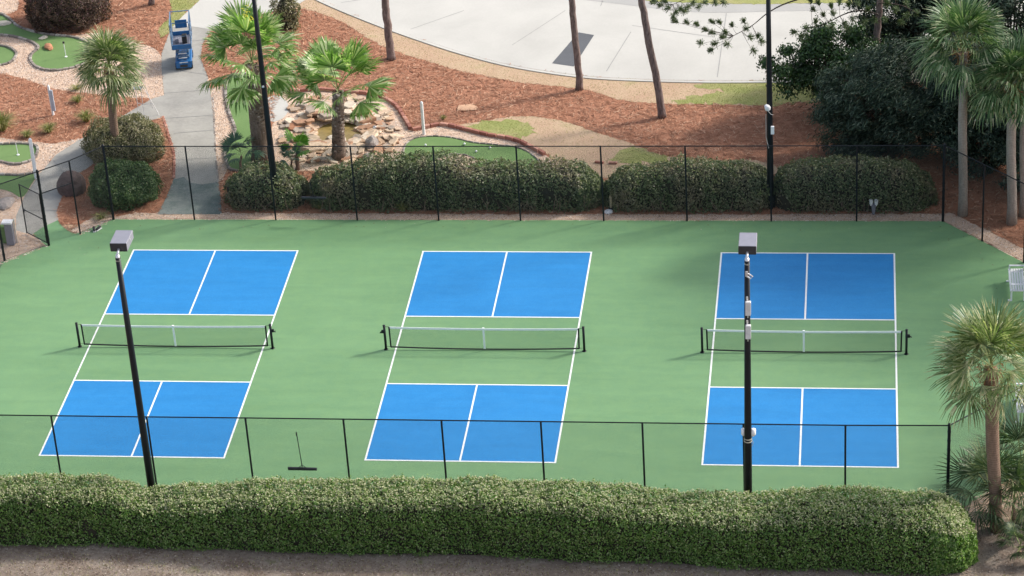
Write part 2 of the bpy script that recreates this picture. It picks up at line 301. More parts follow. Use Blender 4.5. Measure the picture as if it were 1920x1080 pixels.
gravel([(-40, 356), (10, 358), (36, 372), (44, 374), (32, 405), (30, 430), (60, 440), (90, 462), (50, 478), (8, 495), (-40, 505)], -.001, False)
gravel([(396, 168), (424, 165), (428, 200), (440, 235), (440, 255), (426, 285), (428, 315), (412, 340), (408, 320), (404, 285), (399, 210)], -.001)
gravel([(740, 200), (770, 245), (830, 236), (900, 248), (960, 262), (1030, 296), (1060, 330), (700, 330), (700, 300), (690, 240)], -.002)
gravel([(-14.95, 8.96), (15.45, 9.03), (18.2, 6.0), (18.2, -2), (18.75, -2), (18.8, 6.35), (15.75, 9.62), (9, 9.5), (0, 9.46), (-14.2, 9.5), (-15.6, 8.8), (-15.9, 7.9)], -.004, False, True)
gravel([(135, 432), (150, 441), (217, 414), (210, 402), (180, 404), (165, 412)], -.003, False)
gravel([(1818, 960), (1830, 930), (1870, 915), (1990, 900), (1990, 980), (1900, 975), (1850, 990)], -.006)
rockpad = gravel([(530, 175), (600, 165), (690, 172), (735, 195), (765, 245), (745, 275), (690, 310), (560, 320), (515, 300), (512, 230)], -.002)
# greens
green_px = {
 'a': [(-40, 20), (0, 27), (14, 33), (34, 50), (62, 60), (92, 66), (140, 71), (172, 84), (180, 100), (168, 116), (135, 128), (98, 133), (70, 127), (58, 114), (60, 102), (72, 90), (58, 79), (28, 70), (0, 67), (-40, 66)],
 'b': [(-40, 84), (0, 86), (20, 91), (31, 102), (22, 116), (0, 123), (-40, 126)],
 'c': [(-40, 271), (0, 271), (45, 270), (68, 275), (70, 288), (60, 301), (30, 309), (0, 304), (-40, 303)],
 'd': [(-40, 329), (0, 328), (40, 329), (72, 323), (60, 344), (42, 370), (20, 360), (0, 355), (-40, 352)],
 'e': [(426, 150), (450, 140), (478, 148), (490, 200), (490, 300), (460, 320), (432, 318), (424, 300), (423, 284), (436, 262), (441, 243), (431, 215), (424, 185)],
 'f': [(757, 288), (762, 270), (782, 259), (815, 256), (850, 259), (890, 268), (930, 272), (970, 277), (1000, 292), (1010, 312), (960, 325), (800, 322), (765, 312)]}
greenP = {}
for k, px in green_px.items(): greenP[k] = sheet('putting_green', px, M['turf'], .010, True)
gravel([(820, 300), (840, 292), (865, 290), (885, 295), (895, 305), (860, 312)], .014)
sheet('asphalt_patch', [(1085, 61), (1114, 66), (1076, 125), (1035, 119)], M['asphalt'], .012, False)
def strip(name, px, wd, z, m, world=False, kind='structure'):
    P = [np.array(p, float)[:2] for p in px] if world else [G(*p)[:2] for p in px]
    mb = MB(); n = len(P); V = []
    for i, p in enumerate(P):
        t = P[min(n-1, i+1)]-P[max(0, i-1)]; t = t/np.linalg.norm(t); q = np.array([-t[1], t[0]])*wd/2; V += [(*(p+q), z), (*(p-q), z)]
    mb.add(V, [(2*i+1, 2*i+3, 2*i+2, 2*i) for i in range(n-1)]); o = mb.build(name, m); return tag(o, kind=kind)
def joints(name, segs, wd, z, m):
    mb = MB()
    for a, b in segs:
        a, b = G(*a)[:2], G(*b)[:2]; t = (b-a)/np.linalg.norm(b-a); q = np.array([-t[1], t[0]])*wd/2
        mb.add([(*(a-q), z), (*(b-q), z), (*(b+q), z), (*(a+q), z)], [(0, 1, 2, 3)])
    tag(mb.build(name, m), kind='structure')
joints('road_joint', [((1183, 60), (1137, 134)), ((1362, 25), (1345, 145)), ((870, 20), (770, 55)), ((1185, 48), (1340, 70)), ((960, 85), (1060, 20)), ((1130, 2), (1126, 12)), ((640, 5), (740, -10))], .035, .011, M['joint'])
joints('path_joint', [((308, 175), (397, 168)), ((310, 222), (400, 216)), ((303, 128), (390, 140)), ((326, 250), (402, 244)), ((327, 300), (405, 296)), ((320, 80), (385, 75)), ((150, 262), (190, 296)), ((100, 300), (135, 343)), ((60, 350), (112, 370)), ((40, 395), (108, 395))], .03, .013, M['joint'])
# kerb along the road (a real raised strip)
KP = smoothpts([G(*p)[:2] for p in [(545, -32), (598, 1), (700, 44), (800, 80), (880, 105), (960, 125), (1060, 141), (1150, 149), (1300, 154), (1440, 154), (1570, 153)]], False, 5)
mb = MB(); V = []
for i, p in enumerate(KP):
    t = KP[min(len(KP)-1, i+1)]-KP[max(0, i-1)]; t = t/np.linalg.norm(t); q = np.array([-t[1], t[0]])
    a, b = p+q*.09, p-q*.09; V += [(*a, 0), (*(a-q*.02), .03), (*b, .034), (*b, -.02)]
mb.add(V, [(4*i+j, 4*i+4+j, 4*i+5+j, 4*i+1+j) for i in range(len(KP)-1) for j in range(3)]); tag(mb.build('road_kerb', M['concrete']), kind='structure')
# ------------------------------------------------------------------ courts
F = .3048; COURTS = (-10.595, 0., 10.638); HW, HL, KZ, LW = 10*F, 22*F, 7*F, .058
for cx in COURTS:
    mb = MB()
    for s in (-1, 1):
        y0, y1 = sorted((s*KZ, s*HL)); mb.add([(cx-HW, y0, .008), (cx+HW, y0, .008), (cx+HW, y1, .008), (cx-HW, y1, .008)], [(0, 1, 2, 3)])
    tag(mb.build('blue_court', M['blue']), kind='structure')
    mb = MB()
    def ln(x0, y0, x1, y1): mb.add([(cx+x0, y0, .012), (cx+x1, y0, .012), (cx+x1, y1, .012), (cx+x0, y1, .012)], [(0, 1, 2, 3)])
    for s in (-1, 1):
        x0, x1 = sorted((s*(HW-LW), s*HW)); ln(x0, -HL, x1, HL)
        y0, y1 = sorted((s*(HL-LW), s*HL)); ln(-HW+LW, y0, HW-LW, y1)
        y0, y1 = sorted((s*KZ, s*(KZ+LW))); ln(-HW+LW, y0, HW-LW, y1)
        y0, y1 = sorted((s*(KZ+LW), s*(HL-LW))); ln(-LW/2, y0, LW/2, y1)
    tag(mb.build('court_lines', M['line']), kind='structure')
# ------------------------------------------------------------------ nets
def make_net(cx, side, label):
    t = thing('pickleball_net', label, 'net', (cx, 0, 0), 0, 'pickleball nets across the three courts')
    for s in (-1, 1):
        p = MB().tube([(s*3.353, 0, 0), (s*3.353, 0, .93)], .042, 10).tube([(s*3.353, 0, .93), (s*3.353, 0, .95)], .047, 10).tube([(s*3.353, 0, 0), (s*3.353, 0, .015)], .075, 10).build('post', M['black'], t, True)
        if s == side:
            MB().box((s*3.42, 0, .70), (.09, .07, .12), bev=.02).tube([(s*3.44, 0, .70), (s*3.50, 0, .66)], .015, 6).tube([(s*3.50, -.03, .66), (s*3.50, .05, .66)], .018, 6).build('winch', M['black'], p)
        MB().tube([(s*3.18, 0, .10), (s*3.19, 0, .885)], .028, 8).build('side_rod', M['black'], t)
        MB().tube([(s*3.19, 0, .885), (s*3.353, 0, .90)], .008, 5).tube([(s*3.18, 0, .12), (s*3.353, 0, .12)], .006, 5).build('lacing', M['netcord'], t)
    top = lambda x: .855+.035*(x/3.19)**2; bot = lambda x: .045+.06*(x/3.18)**2
    X = np.linspace(-3.18, 3.18, 33); mb = MB()
    for i in range(32):
        a, b = X[i], X[i+1]
        for y in (-.007, .007): mb.add([(a, y, top(a)-.07), (b, y, top(b)-.07), (b, y, top(b)), (a, y, top(a))], [(0, 1, 2, 3)])
        mb.add([(a, -.007, top(a)), (b, -.007, top(b)), (b, .007, top(b)), (a, .007, top(a))], [(0, 1, 2, 3)])
    mb.build('top_tape', M['tape'], t)
    MB().tube([(x, 0, bot(x)) for x in X], .025, 6).build('bottom_cord', M['netcord'], t)
    MB().box((0, -.012, .45), (.065, .006, .81)).box((0, -.012, .87), (.07, .05, .03)).build('centre_strap', M['tape'], t)
    Q = []
    def st(a, b, w2):
        a = np.array(a); b = np.array(b); d = b-a; d /= np.linalg.norm(d); n_ = np.array([-d[2], 0, d[0]])*w2; Q.append([a-n_, b-n_, b+n_, a+n_])
    for x in np.arange(-3.16, 3.17, .031): st((x, 0, bot(x)), (x, 0, top(x)-.05), .0017)
    for k in np.arange(0, 1.001, .042):
        for i in range(32): st((X[i], 0, bot(X[i])+(top(X[i])-.05-bot(X[i]))*k), (X[i+1], 0, bot(X[i+1])+(top(X[i+1])-.05-bot(X[i+1]))*k), .0017)
    quads('net_mesh', np.array(Q), M['netcord'], t)
make_net(COURTS[0], 1, 'black net with white tape across the leftmost court, winch on its right post')
make_net(COURTS[1], -1, 'black net with white tape across the middle court, winch on its left post')
make_net(COURTS[2], 1, 'black net with white tape crossed by the lamp pole with white boxes')
# ------------------------------------------------------------------ fences
FH = 3.05
def chain(A, B, z0, z1, sp=.029, w2=.00125):
    A, B = np.array(A, float), np.array(B, float); L = np.linalg.norm(B-A); H = z1-z0; d = (B-A)/L; Q = []; n_ = np.array([-d[1], d[0]])
    for sgn in (1, -1):
        for c in np.arange(-H, L, sp*1.25):
            s0, s1 = max(c, 0), min(c+H, L)
            if s1 <= s0: continue
            h0, h1 = s0-c, s1-c
            if sgn < 0: h0, h1 = H-h0, H-h1
            a = np.array([*(A+d*s0), z0+h0]); b = np.array([*(A+d*s1), z0+h1]); t = (b-a)/np.linalg.norm(b-a)
            q = np.array([-d[0]*t[2], -d[1]*t[2], np.hypot(t[0], t[1])*(1 if True else 0)])*1.0
            q = np.cross(t, np.array([n_[0], n_[1], 0])); q = q*w2; k = np.array([n_[0], n_[1], 0])*w2
            Q += [[a-q, b-q, b+k, a+k], [a+k, b+k, b+q, a+q], [a+q, b+q, b-q, a-q]]
    return Q
def fence(pts, label, terminals=(), gaps=(), skipfirst=False, name='chain_link_fence'):
    t = thing(name, label, 'fence', (pts[0][0], pts[0][1], 0)); ox, oy = pts[0]
    P = [(p[0]-ox, p[1]-oy) for p in pts]
    for i, p in enumerate(P):
        if skipfirst and i == 0: continue
        r = .048 if i in terminals else .031
        mb = MB().tube([(*p, -.02), (*p, FH+(.03 if i in terminals else -.02))], r, 8).tube([(*p, FH+(.03 if i in terminals else -.03)), (*p, FH+(.07 if i in terminals else .0))], [r*1.15, r*.5], 8)
        if i in terminals:
            for z in np.arange(.25, FH, .32): mb.tube([(*p, z), (*p, z+.03)], r+.012, 8)
        mb.build('post', M['black'], t, False)
    Q = []; rail = MB()
    for i in range(len(P)-1):
        rail.tube([(*P[i], FH-.01), (*P[i+1], FH-.01)], .0205, 8)
        z0 = 2.16 if i in gaps else .03
        if i in gaps: rail.tube([(*P[i], 2.14), (*P[i+1], 2.14)], .02, 8)
        Q += chain(P[i], P[i+1], z0, FH-.03)
    rail.build('rail', M['black'], t); tw = MB(); [tw.tube([(*P[i], .05), (*P[i+1], .05)], .004, 4) for i in range(len(P)-1) if i not in gaps]; tw.build('tension_wire', M['wire'], t); quads('wire_mesh', np.array(Q), M['wire'], t)
fence([(-14.91, 8.97), (-11.85, 8.97), (-8.8, 8.97), (-5.77, 8.97), (-2.76, 8.97), (.24, 8.98), (3.27, 8.98), (6.28, 8.99), (9.3, 9.0), (12.34, 9.02), (15.39, 9.04)], 'long black chain-link fence along the far side, in front of the dark hedges', (0, 10))
fence([(-14.91, 8.97), (-15.89, 7.84), (-16.85, 7.0), (-18.2, 5.85), (-18.25, 2.9), (-18.25, -.1)], 'black chain-link fence run with the gate opening, by the round bush', (2, 3), (1,), True)
fence([(15.39, 9.04), (16.72, 7.6), (18.1, 6.1), (18.15, 3.1), (18.15, .1), (18.15, -2.9), (18.15, -5.85), (16.6, -7.45), (15.1, -8.92)], 'black chain-link fence run angling past the palms and white benches', (2, 6), (), True)
fence([(15.1, -8.92), (12.05, -8.98), (9.03, -8.98), (6.01, -8.98), (2.95, -8.98), (-.07, -8.98), (-3.08, -8.98), (-6.11, -8.98), (-9.19, -8.99), (-12.2, -8.99), (-15.2, -8.99)], 'black chain-link fence along the near side, rising behind the big clipped hedge', (0, 10))
# open gate leaf
hx, hy = -16.93, 7.06; e = G(60, 444); gd = np.array([e[0]-hx, e[1]-hy]); gd = gd/np.linalg.norm(gd)*1.22
t = thing('gate', 'black chain-link gate leaf standing open over the side path', 'gate', (hx, hy, 0))
mb = MB()
for z in (.08, 1.05, 2.08): mb.tube([(0, 0, z), (gd[0], gd[1], z)], .019, 6)
mb.tube([(0, 0, .06), (0, 0, 2.1)], .024, 8).tube([(gd[0], gd[1], .06), (gd[0], gd[1], 2.1)], .024, 8).build('frame', M['black'], t)
quads('wire_mesh', np.array(chain((0, 0), gd, .09, 2.07)), M['wire'], t)
MB().box((gd[0]*.97, gd[1]*.97, 1.0), (.05, .12, .12), bev=.02).build('latch', M['black'], t)
mb = MB()
for z in (.35, 1.75): mb.box((.03, -.02, z), (.09, .07, .08), bev=.02)
mb.build('hinge', M['black'], t)
# ------------------------------------------------------------------ lamp poles
PH = 9.13
def lamp_pole(x, y, label, parts=()):
    t = thing('lamp_pole', label, 'lamp pole', (x, y, 0), 0, 'tall black lamp poles around the courts'); sg = 1 if y < 0 else -1
    MB().tube([(0, 0, 0), (0, 0, 3), (0, 0, 6), (0, 0, PH)], [.125, .11, .095, .075], 16).build('pole', M['black'], t, True)
    MB().tube([(0, 0, 0), (0, 0, .5)], .17, 12).build('pole_base', M['black'], t)
    MB().tube([(0, 0, PH-.12), (0, 0, PH+.08)], [.08, .06], 12).build('pole_cap', M['silver'], t, True)
    MB().tube([(0, 0, PH+.06), (0, sg*.12, PH+.12), (0, sg*.26, PH+.16)], .04, 8).build('arm', M['silver'], t, True)
    h = MB().box((0, sg*.62, PH+.205), (.51, .80, .27), bev=.012).build('lamp_head', M['greymetal'], t)
    MB().box((0, sg*.212, PH+.205), (.50, .02, .262)).build('end_plate', M['darkmetal'], h)
    MB().box((0, sg*.62, PH+.077), (.44, .62, .012)).build('lens', M['offwhite'], h)
    mb = MB()
    for s in (-1, 1): mb.box((s*.256, sg*.62, PH+.25), (.012, .05, .05))
    mb.build('latch', M['silver'], h)
    return t
yF = -9.8
bxL = PY(283, 905, yF); bxR = PY(1402, 905, yF)
p1 = lamp_pole(bxL[0], yF, 'black lamp pole standing by the near fence in front of the left court, plain shaft')
p2 = lamp_pole(bxR[0], yF, 'black lamp pole carrying white boxes, in front of the right court')
b3, b4 = G(520, 388), G(1445, 388)
p2.rotation_euler = (0, math.radians(.55), 0)
p3 = lamp_pole(b3[0], b3[1], 'black lamp pole rising out of the far hedge beside the rough-trunked palm')
p4 = lamp_pole(b4[0], b4[1], 'black lamp pole rising out of the far hedge, with a white globe camera')
def zon(u, v, y): return PY(u, v, y)[2]
# boxes on the right-hand near pole
for v in (573, 617):
    z = zon(1402, v, yF); b = MB().box((.03, -.15, z), (.155, .12, .46), bev=.02).build('ballast_box', M['offwhite'], p2)
    MB().tube([(0, -.1, z+.25), (0, -.12, z+.36)], .03, 8).tube([(.02, -.15, z-.26), (.02, -.12, z-.33)], .02, 6).build('conduit', M['silver'], b)
z = zon(1402, 511, yF)
MB().tube([(0, -.03, z+.09), (0, -.12, z+.05), (.10, -.14, z), (.16, -.12, z-.06), (.1, -.14, z-.12), (0, -.12, z-.06)], .022, 6).box((-.01, -.11, z+.02), (.07, .05, .16)).build('bracket', M['silver'], p2)
z = zon(1402, 812, yF)
for s, w_ in ((-1, .06), (1, .09)):
    sp = MB().tube([(s*.13, .06, z+.13), (s*.145, .05, z+.10), (s*.145, .04, z-.06), (s*.13, .04, z-.12)], [w_*.5, w_, w_, w_*.5], 10).build('loudspeaker', M['white'], p2, True)
MB().tube([(0, 0, z-.16), (0, 0, z-.19)], .125, 14).tube([(0, 0, z-.25), (0, 0, z-.28)], .125, 14).tube([(.1, -.1, z-.12), (.16, -.12, z-.25), (.12, -.1, z-.4)], .008, 5).build('strap', M['rope'], p2)
# things on the far right pole
z = zon(1442, 199, b4[1])
MB().tube([(-.08, -.12, z+.12), (-.1, -.14, z+.1), (-.06, -.18, z+.02), (-.05, -.18, z-.06), (-.04, -.18, z-.1)], [.04, .09, .11, .09, .03], 12).build('globe_camera', M['white'], p4, True)
MB().tube([(-.05, -.18, z-.1), (.05, -.14, z-.25), (.12, -.1, z-.3)], .01, 5).tube([(-.13, -.05, z-.3), (-.13, -.08, z-1.2), (-.04, -.13, z-1.62)], .012, 5).build('cable', M['silver'], p4)
MB().box((.10, -.13, zon(1448, 241, b4[1])), (.12, .08, .32), bev=.02).build('junction_box', M['white'], p4)
MB().box((0, -.11, zon(500, 160, b3[1])), (.08, .06, .08), bev=.02).build('junction_box', M['silver'], p3)
# ------------------------------------------------------------------ court squeegees hung on the fences
def squeegee(u, v, y, L, label, flip=1):
    p = PY(u, v, y); t = thing('court_squeegee', label, 'squeegee', p, 0, 'court squeegees hung on the fences')
    MB().tube([(-.45, 0, 0), (.45, 0, -.02)], .045, 8).box((0, -.0, -.05), (.9, .03, .04)).build('roller_head', M['darkmetal'], t, False)
    MB().tube([(0, 0, .04), (-.06, .0, L)], .014, 6).tube([(-.06, 0, L-.12), (-.065, 0, L)], .022, 6).build('handle', M['black'], t)
    MB().tube([(-.12, 0, .02), (0, 0, .12), (.12, 0, .02)], .012, 5).build('bracket', M['black'], t)
squeegee(567, 878, -8.93, 1.32, 'black roller squeegee hung on the near fence above the clipped hedge')
squeegee(588, 370, 8.9, .62, 'black roller squeegee hung on the far fence beside the hedge gap')
# ------------------------------------------------------------------ benches
def bench(u, v, label):
    p = G(u, v); t = thing('park_bench', label, 'bench', (p[0], p[1], 0), 0, 'white slatted benches by the right fence')
    for k in range(6): MB().box((.0+k*.085, .72, .44+.002*k), (.068, 1.5, .028), bev=.006).build('seat_slat', M['white'], t)
    for k in range(5): MB().box((.50+k*.028, .72, .54+k*.095), (.028, 1.5, .075), bev=.006).build('back_slat', M['white'], t)
    for y in (.08, 1.36):
        MB().box((.02, y, .21), (.06, .06, .42), bev=.01).box((-.02, y, .02), (.14, .08, .04), bev=.01).build('leg', M['white'], t)
        MB().box((.45, y, .21), (.06, .06, .42), bev=.01).box((.56, y, .68), (.05, .05, .55), bev=.01).build('leg', M['white'], t)
        MB().box((.22, y, .40), (.5, .05, .05)).box((.25, y, .64), (.52, .07, .03), bev=.01).box((.0, y, .53), (.04, .05, .2)).build('armrest', M['white'], t)
bench(1895, 566, 'white slatted bench by the right corner of the fence, above the palm')
bench(1908, 795, 'white slatted bench half hidden by the trunk of the near palm')
# ------------------------------------------------------------------ small things
def pin(u, v, H, label, black=False):
    p = G(u, v); t = thing('putting_pin', label, 'golf pin', (p[0], p[1], .01), 0, 'thin pins on the putting greens')
    MB().tube([(0, 0, 0), (-.02, 0, H)], .014, 6).build('stick', M['white'], t)
    MB().tube([(0, 0, 0), (0, 0, .02)], .06, 12).build('cup', M['white'], t)
    if black: MB().tube([(-.02, 0, H), (-.02, 0, H+.07)], .045, 8).build('knob', M['solesurf'], t)
pin(124, 107, .62, 'thin pin with a black knob on the large green below the purple bush', True)
pin(34, 291, .52, 'thin white pin on the small green beside the white marker post')
def icos(r, sx=1, sy=1, sz=1, sub=2, jit=0., seed=0):
    import bmesh
    bm = bmesh.new(); bmesh.ops.create_icosphere(bm, subdivisions=sub, radius=r); R = random.Random(seed)
    for v in bm.verts:
        k = 1+R.uniform(-jit, jit); v.co = Vector((v.co.x*sx*k, v.co.y*sy*k, v.co.z*sz*k))
    me = bpy.data.meshes.new('m'); bm.to_mesh(me); bm.free(); return me
ball = icos(.045, sub=2)
for u, v in ((871, 272), (893, 286), (919, 279), (798, 274)):
    o = bpy.data.objects.new('golf_ball', ball); COL.objects.link(o); p = G(u, v); o.location = (p[0], p[1], .055)
    tag(o, 'white golf ball on the centre green, '+{871: 'second from the right at the far side', 893: 'closest to the hedge', 919: 'rightmost', 798: 'leftmost, alone'}[u], 'golf ball', 'golf balls on the centre green')
ball.materials.append(M['white']); ball.polygons.foreach_set('use_smooth', [True]*len(ball.polygons))
def rock(u, v, r, sx, sy, sz, m, label, name='rock', seed=0, group=None, jit=.16, sub=2, cat='rock', z=0.):
    me = icos(r, sx, sy, sz, sub, jit, seed); o = link(name, me, m); p = G(u, v); o.location = (p[0], p[1], z+r*sz*.35); o.rotation_euler = (0, 0, seed*1.3)
    tag(o, label, cat, group); return o
rock(81, 72, .16, 1.3, .8, .5, M['rock'], 'small pale tan stone on the large green', seed=3)
rock(92, 90, .22, 1.4, .8, .6, M['terracotta'], 'terracotta stone on the large green beside its pin', seed=4)
rock(7, 45, .25, 1.3, .9, .35, M['rock'], 'flat tan stone at the left edge of the large green', seed=5)
rock(10, 384, .35, 1.3, 1, .45, M['greyrock'], 'grey-brown rock in gravel left of the side path', seed=6)
rock(136, 358, .60, .95, .9, 1.0, M['darkrock'], 'smooth dark brown boulder at the bend of the side path', 'boulder', 7, jit=.05, sub=3, cat='boulder')
rock(698, 276, .30, .95, .8, 1.15, M['greyrock'], 'upright grey rock just behind the far hedge beside the pond', seed=8)
rock(690, 300, .25, 1., .8, .9, M['greyrock'], 'darker round rock low behind the hedge beside the pond', seed=18)
rock(703, 244, .14, 1., .6, 1.1, M['offwhite'], 'small pale grey block among the pond stones', 'stone_block', 9, cat='stone')
me = icos(.36, 1.3, .9, .08, 1, .18, 12); o = link('flagstone', me, M['flag']); p = G(876, 203); o.location = (p[0], p[1], .03); tag(o, 'flat tan flagstone lying in the pine straw', 'flagstone')
# pond
pondP = sheet('pond_water', [(594, 244), (614, 233), (648, 229), (672, 238), (678, 252), (660, 266), (628, 272), (596, 268), (578, 258)], M['pond'], .008)
def slab(r, th, seed):
    R = random.Random(seed); n = R.randint(5, 7); P = [(r*(1.3 if True else 1)*R.uniform(.75, 1.1)*math.cos(2*math.pi*(i+R.uniform(-.2, .2))/n), r*.85*R.uniform(.75, 1.1)*math.sin(2*math.pi*(i+R.uniform(-.2, .2))/n)) for i in range(n)]
    V = [(x, y, -th/2) for x, y in P]+[(x*1.02, y*1.02, th*.3) for x, y in P]+[(x*.93, y*.93, th/2) for x, y in P]
    me = bpy.data.meshes.new('slab'); me.from_pydata(V, [], [tuple(range(n-1, -1, -1)), tuple(2*n+i for i in range(n))]+[(l*n+i, l*n+(i+1) % n, (l+1)*n+(i+1) % n, (l+1)*n+i) for l in range(2) for i in range(n)]); return me
rockmats = []
for k_, c_ in enumerate(((.42, .28, .18), (.54, .41, .29), (.36, .20, .12), (.48, .35, .25), (.60, .50, .39), (.36, .29, .23))): rockmats.append(flat('sandstone_%d' % k_, c_, .85, var=.22, sc=9))
vars_ = [slab(.25, .07+.02*(q % 3), q) for q in range(12)]
for q, me in enumerate(vars_): me.materials.append(rockmats[q % 6])
cnt = 0; k = 0
while cnt < 240 and k < 4000:
    k += 1; u = rng.uniform(520, 752); v = rng.uniform(176, 306); du, dv = (u-628)/118, (v-248)/66; r_ = math.hypot(du, dv)
    q = G(u, v)[:2]
    if r_ > 1.02 or inside(pondP, np.array([q]))[0] or u < 545 and v < 230: continue
    if r_ > .75 and rng.random() < .25: continue
    near = 1.25 if r_ < .62 else .8
    o = bpy.data.objects.new('rock', vars_[int(rng.integers(12))]); COL.objects.link(o); s = near*rng.uniform(.55, 1.35)
    o.location = (q[0], q[1], .03+rng.uniform(0, .07)+(.16 if (r_ < .62 and v < 240) else 0)*rng.uniform(.1, 2.)); o.scale = (s, s, s*rng.uniform(.6, 1.2)); o.rotation_euler = (rng.normal(0, .12), rng.normal(0, .12), rng.uniform(0, 6.3))
    tag(o, 'flat tan and pink stone piled around the murky pond', 'rock', 'flat stones around the pond'); cnt += 1
rock(632, 262, .34, 1.2, .8, .3, M['rock'], 'large pale slab jutting over the near edge of the pond', seed=31)
rock(683, 232, .36, 1.2, .9, .5, M['rock'], 'large pale angular stone right of the rough-trunked middle palm', seed=33)
rock(560, 238, .40, 1.3, 1., .3, M['terracotta'], 'wide orange slab between the round pad and the pond', seed=35)
# edging
def edging(px, label, m, closed=False, L=.24, W=.11, H=.1, name='brick_edging', group=None, k=6, seg=None):
    P = smoothpts([G(*p)[:2] for p in px], closed, k)
    if closed: P.append(P[0])
    mb = MB(); acc = 0.; i = 0; cur = P[0].copy()
    D = [0]
    for a, b in zip(P[:-1], P[1:]): D.append(D[-1]+np.linalg.norm(b-a))
    n = int(D[-1]/(L+.01)); Pa = np.array(P)
    for j in range(n):
        s = (j+.5)*D[-1]/n; x = np.interp(s, D, Pa[:, 0]); y = np.interp(s, D, Pa[:, 1]); x2 = np.interp(s+.05, D, Pa[:, 0]); y2 = np.interp(s+.05, D, Pa[:, 1])
        mb.box((x, y, H/2-.02+rng.uniform(-.012, .012)), (L*rng.uniform(.9, 1), W, H), math.atan2(y2-y, x2-x)+rng.normal(0, .05), bev=.012)
    o = mb.build(name, m); return tag(o, label, 'edging', group)
edging(green_px['a'], 'grey block edging around the largest green', M['curbbrick'], True)
edging(green_px['b'], 'grey block edging around the green cut by the left frame edge, upper', M['curbbrick'], True)
edging(green_px['c'], 'grey block edging around the green with the thin white pin', M['curbbrick'], True)
edging([(-40, 329), (0, 328), (40, 329), (72, 323)], 'grey block edging above the green beside the side path', M['curbbrick'])
edging(green_px['e'], 'grey block edging around the narrow green under the tall palm', M['curbbrick'], True)
edging(green_px['f'], 'dark low edging around the green holding the golf balls', M['curbbrick'], True, H=.07, W=.06)
edging([(820, 300), (838, 292), (862, 290), (884, 295), (893, 302)], 'short curved edging of the gravel island in the centre green', M['curbbrick'], H=.07, W=.06)
edging([(500, 172), (520, 168), (545, 172), (600, 170), (650, 174), (690, 178), (722, 187), (742, 200), (756, 220), (770, 244)], 'pink block edging curving behind the pond stones', M['pinkbrick'], H=.16, L=.34, W=.14)
edging([(773, 246), (800, 240), (830, 236), (870, 244), (910, 254), (960, 263), (990, 275), (1022, 292)], 'pink block edging between the lawn mound and the centre green', M['pinkbrick'], H=.16, L=.34, W=.14)
edging([(1112, 304), (1135, 307), (1162, 307)], 'short piece of pink block edging on the lawn mound', M['pinkbrick'], H=.1, L=.34, W=.1)
edging([(305, 218), (312, 240), (318, 262), (326, 290), (326, 335)], 'orange-pink block edging along the left side of the path', M['pinkbrick'], H=.05, W=.1)
edging([(399, 182), (402, 230), (404, 285), (409, 335)], 'pale gravel edging along the right side of the path', M['curbbrick'], H=.03, W=.07)
# marker posts
def marker(u, v, H, wd, lean, label, rz=0., m='white', pan=False):
    p = G(u, v); t = thing('marker_post', label, 'marker post', (p[0], p[1], 0), rz, 'white marker posts on the mini golf course')
    mb = MB(); a = (0, 0, 0); b = (lean, 0, H); mb.tube([a, (lean*.5, 0, H*.5), b], wd/2, 10).tube([b, (lean, 0, H+.06)], [wd/2, wd*.2], 10); mb.build('post', M[m], t, False)
    if pan: MB().box((.06+lean*.45, -.03, H*.52), (.15, .05, H*.72), bev=.02, R=[[1, 0, lean/H], [0, 1, 0], [0, 0, 1]]).build('panel', M['panel'], t)
marker(100, 216, 1.28, .10, -.02, 'white marker post with a grey-blue panel in the left pine straw bed', 0, 'white', True)
marker(68, 334, 1.65, .14, .0, 'white marker post beside the left fence corner')
marker(795, 252, 1.36, .12, 0, 'white marker post at the start of the centre green')
# pedestal
p = G(22, 458); t = thing('utility_pedestal', 'grey pedestal with a white top beside the open gate', 'pedestal', p)
MB().box((0, 0, .45), (.28, .22, .9), bev=.02).build('body', M['greymetal'], t); MB().box((-.04, 0, .93), (.38, .30, .08), bev=.02).build('top', M['white'], t)
MB().box((-.3, .15, .35), (.22, .22, .7), bev=.03).build('bin', M['turf'], t); MB().tube([(.18, .1, 1.0), (.18, .1, 0)], .02, 6).build('pipe', M['silver'], t)
# dark shoes on court
for u, v, a in ((177, 433, .3), (185, 431, -.5)):
    p = G(u, v); t = thing('shoe', 'small dark shoe on the green court near the gate, '+('left of its pair' if u < 180 else 'right of its pair'), 'shoe', (p[0], p[1], .004), a, 'dark shoes on the court')
    MB().box((0, 0, .02), (.11, .28, .03), bev=.01).build('sole', M['offwhite'], t)
    MB().tube([(0, -.12, .05), (0, -.05, .07), (0, .05, .08), (0, .12, .10)], [.035, .05, .05, .045], 8).build('upper', M['solesurf'], t, True)
# small post + disc + path light
p = G(1146, 393); t = thing('wooden_stake', 'short pale wooden stake at the foot of the far hedge', 'stake', p)
MB().box((0, 0, .33), (.09, .07, .5), bev=.015).build('stake', M['wood'], t); MB().box((0, 0, .04), (.18, .14, .1), bev=.02).build('foot', M['solesurf'], t)
p = G(1141, 398); o = MB().tube([(0, 0, 0), (0, 0, .05), (0, 0, .07)], [.16, .15, .08], 16).build('irrigation_lid', M['white']); o.location = (p[0], p[1], 0); tag(o, 'round white lid on the gravel beside the wooden stake', 'lid')
p = G(1638, 402); t = thing('garden_spotlight', 'small pale twin spotlight on a tapered stem in front of the hedge', 'spotlight', p)
MB().tube([(0, 0, 0), (0, 0, .2), (0, 0, .42)], [.045, .07, .10], 10).build('stem', M['greymetal'], t)
for s in (-1, 1): MB().tube([(s*.08, 0, .36), (s*.09, 0, .46), (s*.09, -.02, .60)], [.04, .065, .07], 10).build('lamp_shade', M['white'], t)
p = G(281, 216); t = thing('wire_stand', 'thin metal frame stand with a small grey top at the path corner', 'stand', p)
